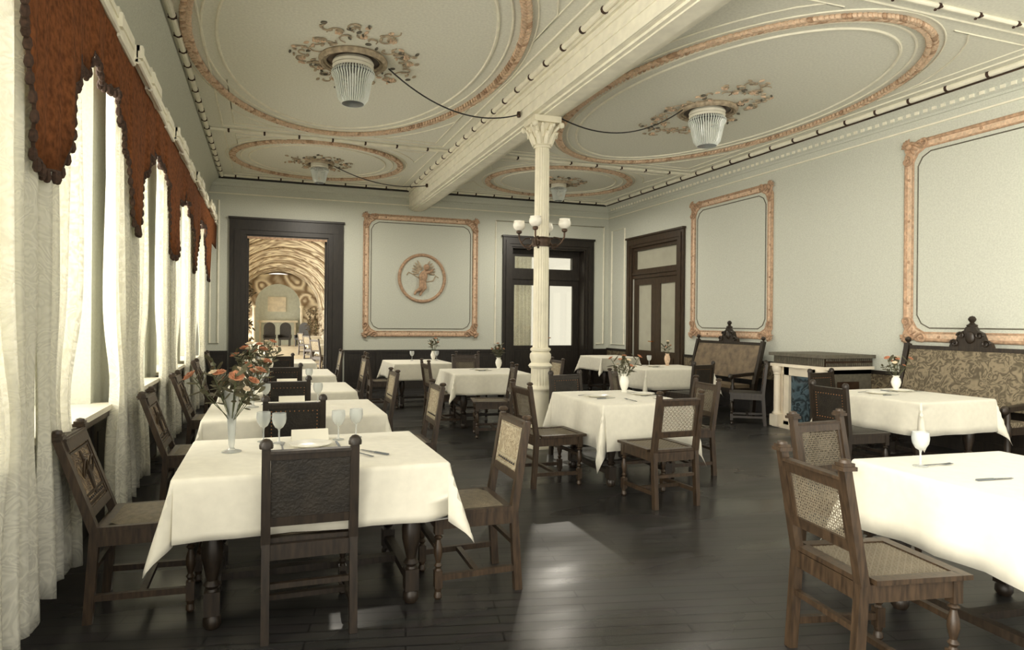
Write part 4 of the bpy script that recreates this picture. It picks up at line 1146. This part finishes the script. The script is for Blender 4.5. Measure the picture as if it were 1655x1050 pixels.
MB().b2((-hw+.08,D-.13,.05),(hw-.08,D-.101,.80)).build('back_slab',[M_marble],fp)
MB().b2((-.205,D-.1,.1),(.205,D-.075,.74)).build('blue_tile_panel',[M_tile],fp)
b=MB(); b.b2((-hw-.03,0,.86),(hw+.03,D+.05,.90)); b.build('lower_shelf',[M_marble],fp)
b=MB(); b.b2((-hw,0,.90),(hw,D+.01,1.01),0)
b.build('gallery_frieze',[M_bronze],fp)
q=MB()
for i in range(30):
    u=-hw+.015+i*(2*hw-.03)/29; q.b2((u-.008,D+.01,.905),(u+.008,D+.02,1.005))
for i in range(24):
    v=.02+i*(D-.04)/23
    q.b2((-hw-.01,v-.008,.905),(-hw,v+.008,.945)); q.b2((-hw-.01,v-.008,.975),(-hw,v+.008,1.005))
q.build('baluster_band',[M_greys],fp)
MB().b2((-hw-.05,0,1.01),(hw+.05,D+.06,1.055)).build('mantel_shelf',[M_greys],fp)

# ------------------------------------------------------------------ gallery beyond the doorway
GX,GR,GS,GY0,GY1=.62,2.2,1.95,YB+T,38.5
struct(MB().b2((GX-2.6,GY0,-.1),(GX+2.6,GY1+1,0)).build('floor_gallery',M_gwall))
b=MB(); n=28; vs=[];m=24
for j in range(m+1):
    y=GY0+(GY1-GY0)*j/m
    for i in range(n+1):
        a=PI*i/n; vs.append((GX+GR*math.cos(a),y,GS+GR*math.sin(a)))
b.add(vs,[(j*(n+1)+i,j*(n+1)+i+1,(j+1)*(n+1)+i+1,(j+1)*(n+1)+i) for j in range(m) for i in range(n)])
o=struct(b.build('ceiling_gallery',[M_vault],None,60))
md=o.modifiers.new('t','SOLIDIFY'); md.thickness=.12; md.offset=1
for k in range(8):
    y=GY0+1.2+k*3.3; b=MB()
    b.tube([(GX+(GR-.03)*math.cos(PI*i/24),y,GS+(GR-.03)*math.sin(PI*i/24)) for i in range(25)],.045,6)
    trim(b,[M_orn])
b=MB()
for k in range(8): y=GY0+.2+k*3.3; b.b2((GX+GR,y,0),(GX+GR+.2,y+1.5,GS-.15))
b.b2((GX+GR,GY0,GS-.15),(GX+GR+.2,GY1,GS+.05)); b.b2((GX+GR,GY0,0),(GX+GR+.2,GY1,.5)); struct(b.build('wall_gallery_right',M_mural,None,0))
b=MB()
for k in range(9):
    y=GY0+.3+k*3.0; b.b2((GX-GR-.25,y-.25,0),(GX-GR,y+.25,GS)); 
b.b2((GX-GR-.25,GY0,GS-.15),(GX-GR,GY1,GS+.05)); struct(b.build('wall_gallery_left',M_gwall))
# end wall with an arched recess
b=MB(); r=1.22; zs=2.25
arc=[(GX+r*math.cos(PI*i/20),zs+r*math.sin(PI*i/20)) for i in range(21)]
ge=lambda u,v,w_: (u,GY1-w_,v)
poly=[(GX-2.3,0),(GX-2.3,4.0),(GX+2.3,4.0),(GX+2.3,0),(GX+r,0)]+arc+[(GX-r,0)]
b.prism(poly,ge,0,.4); struct(b.build('wall_gallery_end',M_vault,None,0))
struct(MB().b2((GX-2.3,GY1+.3,0),(GX+2.3,GY1+.5,4)).build('wall_gallery_recess',M_gend))
for s in(-1,1):
    trim(MB().lathe([(.12,0),(.12,.3),(.08,.32),(.08,2.1),(.12,2.15),(.12,2.25)],(GX+s*(r+.06),GY1-.5,0),16),[M_gwall])
o=MB().b2((GX-1.1,GY1-.05,1.28),(GX+1.1,GY1+.29,1.4)).b2((GX-1.0,GY1+.2,0),(GX-.9,GY1+.29,1.28)).b2((GX+.9,GY1+.2,0),(GX+1.0,GY1+.29,1.28)).build('wall_shelf',[M_gwall]); tag(o,'long pale shelf on the end wall of the vaulted gallery','shelf')
o=MB().b2((GX-.55,GY1+.24,1.9),(GX+.45,GY1+.295,2.75)).build('wall_panel',[M_gwall]); tag(o,'pale rectangular panel on the far end wall of the gallery','panel')
def armchair(x,y,rz,label):
    t=thing('armchair',label,'chair',(x,y,0),rz)
    MB().box((0,0,.4),(.6,.55,.12)).build('seat',[M_leath],t); MB().box((0,-.26,.72),(.6,.08,.6)).lathe([(.3,0),(.3,.06),(0,.06)],(0,-.23,1.0),16,M=Matrix.Rotation(PI/2,3,'X')).build('backrest',[M_leath],t)
    for s in(-1,1): MB().box((s*.3,0,.52),(.07,.55,.2)).build('arm',[M_leath],t)
    for sx in(-1,1):
        for sy in(-1,1): MB().box((sx*.26,sy*.23,.17),(.05,.05,.34)).build('leg',[M_woodL],t)
    return t
armchair(GX-.45,GY1-1.6,R(180),'dark armchair at the left of the far gallery arch')
armchair(GX+.35,GY1-1.4,R(170),'dark small chair in the middle before the far gallery arch')
armchair(GX+1.25,GY1-1.8,R(150),'dark chair at the right of the far gallery arch')
TT2=[(-.75,20.5,1.3,1.1,0,'table at the left of the gallery behind the doorway','white cloth on the left gallery table behind the bouquets'),
 (1.95,19.0,1.0,1.1,0,'table nearest on the right inside the gallery','white cloth on the nearest gallery table at the right'),
 (1.95,24.0,1.0,1.2,0,'second table on the right inside the gallery','white cloth on the second gallery table at the right'),
 (1.95,29.0,1.0,1.2,0,'farthest table on the right inside the gallery','white cloth on the farthest gallery table at the right')]
for i,v in enumerate(TT2): table(*v,seed=40+i)
for x,y,lb in((1.5,18.2,'white cane chair at the nearest right gallery table'),(1.55,22.9,'white cane chair at the second right gallery table'),(1.6,27.8,'white cane chair at the farthest right gallery table')):
    c=pR.put((x,y,0),R(-60),'pale '+lb[6:])
urn(1.95,19.0,'vase on the nearest right gallery table',.17); bouquet(1.95,19.0,TZ+.11,PO2,PC2,PS2,3,3,2,.6,'on the nearest right gallery table',30)
urn(1.95,24.0,'vase on the second right gallery table',.17); bouquet(1.95,24.,TZ+.11,PO2,PC2,PS2,3,3,2,.6,'on the second right gallery table',31)
# climbing plants along the gallery sides
def vine(x,y,h,label,seed,rad=.2):
    rnd=random.Random(seed); t=thing('climbing_plant',label,'plant',(x,y,0))
    MB().lathe([(0,0),(.12,0),(.17,.28),(.18,.3),(.15,.3),(0,.26)],n=18).build('pot',[M_tan],t)
    MB().tube([(0,0,.25),(.04,0,h*.5),(0,.03,h)],.015,6).build('stem',[M_stem],t)
    b=MB()
    for k in range(150):
        a=rnd.uniform(0,6.28); z=.4+rnd.random()*(h-.4); r=rad*rnd.uniform(.2,1)*(.6+.4*math.sin(z*7))
        b.sph((r*math.cos(a),r*math.sin(a),z),(.06,.03,.01),Euler((rnd.uniform(-1,1),rnd.uniform(-1,1),a)).to_matrix(),6,4)
    o=b.build('foliage',[M_vine],t); return t
vine(-.42,15.0,2.3,'tall climbing plant just behind the left jamb of the doorway',50)
vine(2.2,31.5,2.0,'climbing plant on the right wall deep in the gallery',51,.3)
vine(2.2,35.5,2.0,'climbing plant beside the far right gallery column',52,.3)

# bright veranda room behind the dark glazed door
struct(MB().b2((4.0,YB+T+.02,-.1),(9.2,19,0)).build('floor_veranda',M_gwall))
struct(MB().b2((4.0,18.9,0),(6.05,19.1,4)).build('wall_veranda',M_gend))
def sheer():
    vs=[];n=40
    for j in range(2):
        for i in range(n+1):
            u=i/n; vs.append((5.33+.62*u,YB+T+.12+.025*math.sin(u*40),.55 if j else 3.0))
    o=MB().add(vs,[(i,i+1,n+2+i,n+1+i) for i in range(n)]).build('sheer_curtain',[M_lace],None,180)
    md=o.modifiers.new('t','SOLIDIFY'); md.thickness=.002
    return tag(o,'sheer white curtain behind the left leaf of the dark glazed door','curtain')
sheer()

# ------------------------------------------------------------------ light, camera
W=bpy.data.worlds.new('World'); S.world=W; W.use_nodes=True
bg=W.node_tree.nodes['Background']; bg.inputs['Color'].default_value=(1.0,.945,.82,1); bg.inputs['Strength'].default_value=1.0
wn=W.node_tree.nodes; wl=W.node_tree.links      # brighter sky on the window side
wt=wn.new('ShaderNodeTexCoord'); wx=wn.new('ShaderNodeSeparateXYZ'); wl.new(wt.outputs['Generated'],wx.inputs[0])
wm=wn.new('ShaderNodeMapRange'); wm.inputs['From Min'].default_value=-.25; wm.inputs['From Max'].default_value=-.85; wm.inputs['To Min'].default_value=.7; wm.inputs['To Max'].default_value=5.0
wl.new(wx.outputs['X'],wm.inputs['Value']); wl.new(wm.outputs[0],bg.inputs['Strength'])
cam=bpy.data.cameras.new('camera'); co=bpy.data.objects.new('camera',cam); COL.objects.link(co)
f,psi,rho,cx,cy=1040,.3251,.0093,781,519.3
cam.sensor_fit='HORIZONTAL'; cam.sensor_width=36; cam.lens=f/1655*36
cam.shift_x=(827.5-cx)/1655; cam.shift_y=(cy-525)/1655
cam.clip_start=.05; cam.clip_end=200
c,s=math.cos(psi),math.sin(psi)
rv=Vector((c,-s,0));fv=Vector((s,c,0));uv=Vector((0,0,1))
r2=math.cos(rho)*rv+math.sin(rho)*uv; u2=-math.sin(rho)*rv+math.cos(rho)*uv
M=Matrix((( r2.x,u2.x,-fv.x),(r2.y,u2.y,-fv.y),(r2.z,u2.z,-fv.z))).to_4x4(); M.translation=(0,0,1.45)
co.matrix_world=M
S.camera=co
vs=S.view_settings; vs.view_transform='Standard'; vs.look='None'; vs.exposure=1.2; vs.gamma=1; vs.use_curve_mapping=False
S.cycles.use_denoising=True
S.cycles.max_bounces=10; S.cycles.diffuse_bounces=5; S.cycles.transparent_max_bounces=24; S.cycles.caustics_reflective=False; S.cycles.caustics_refractive=False
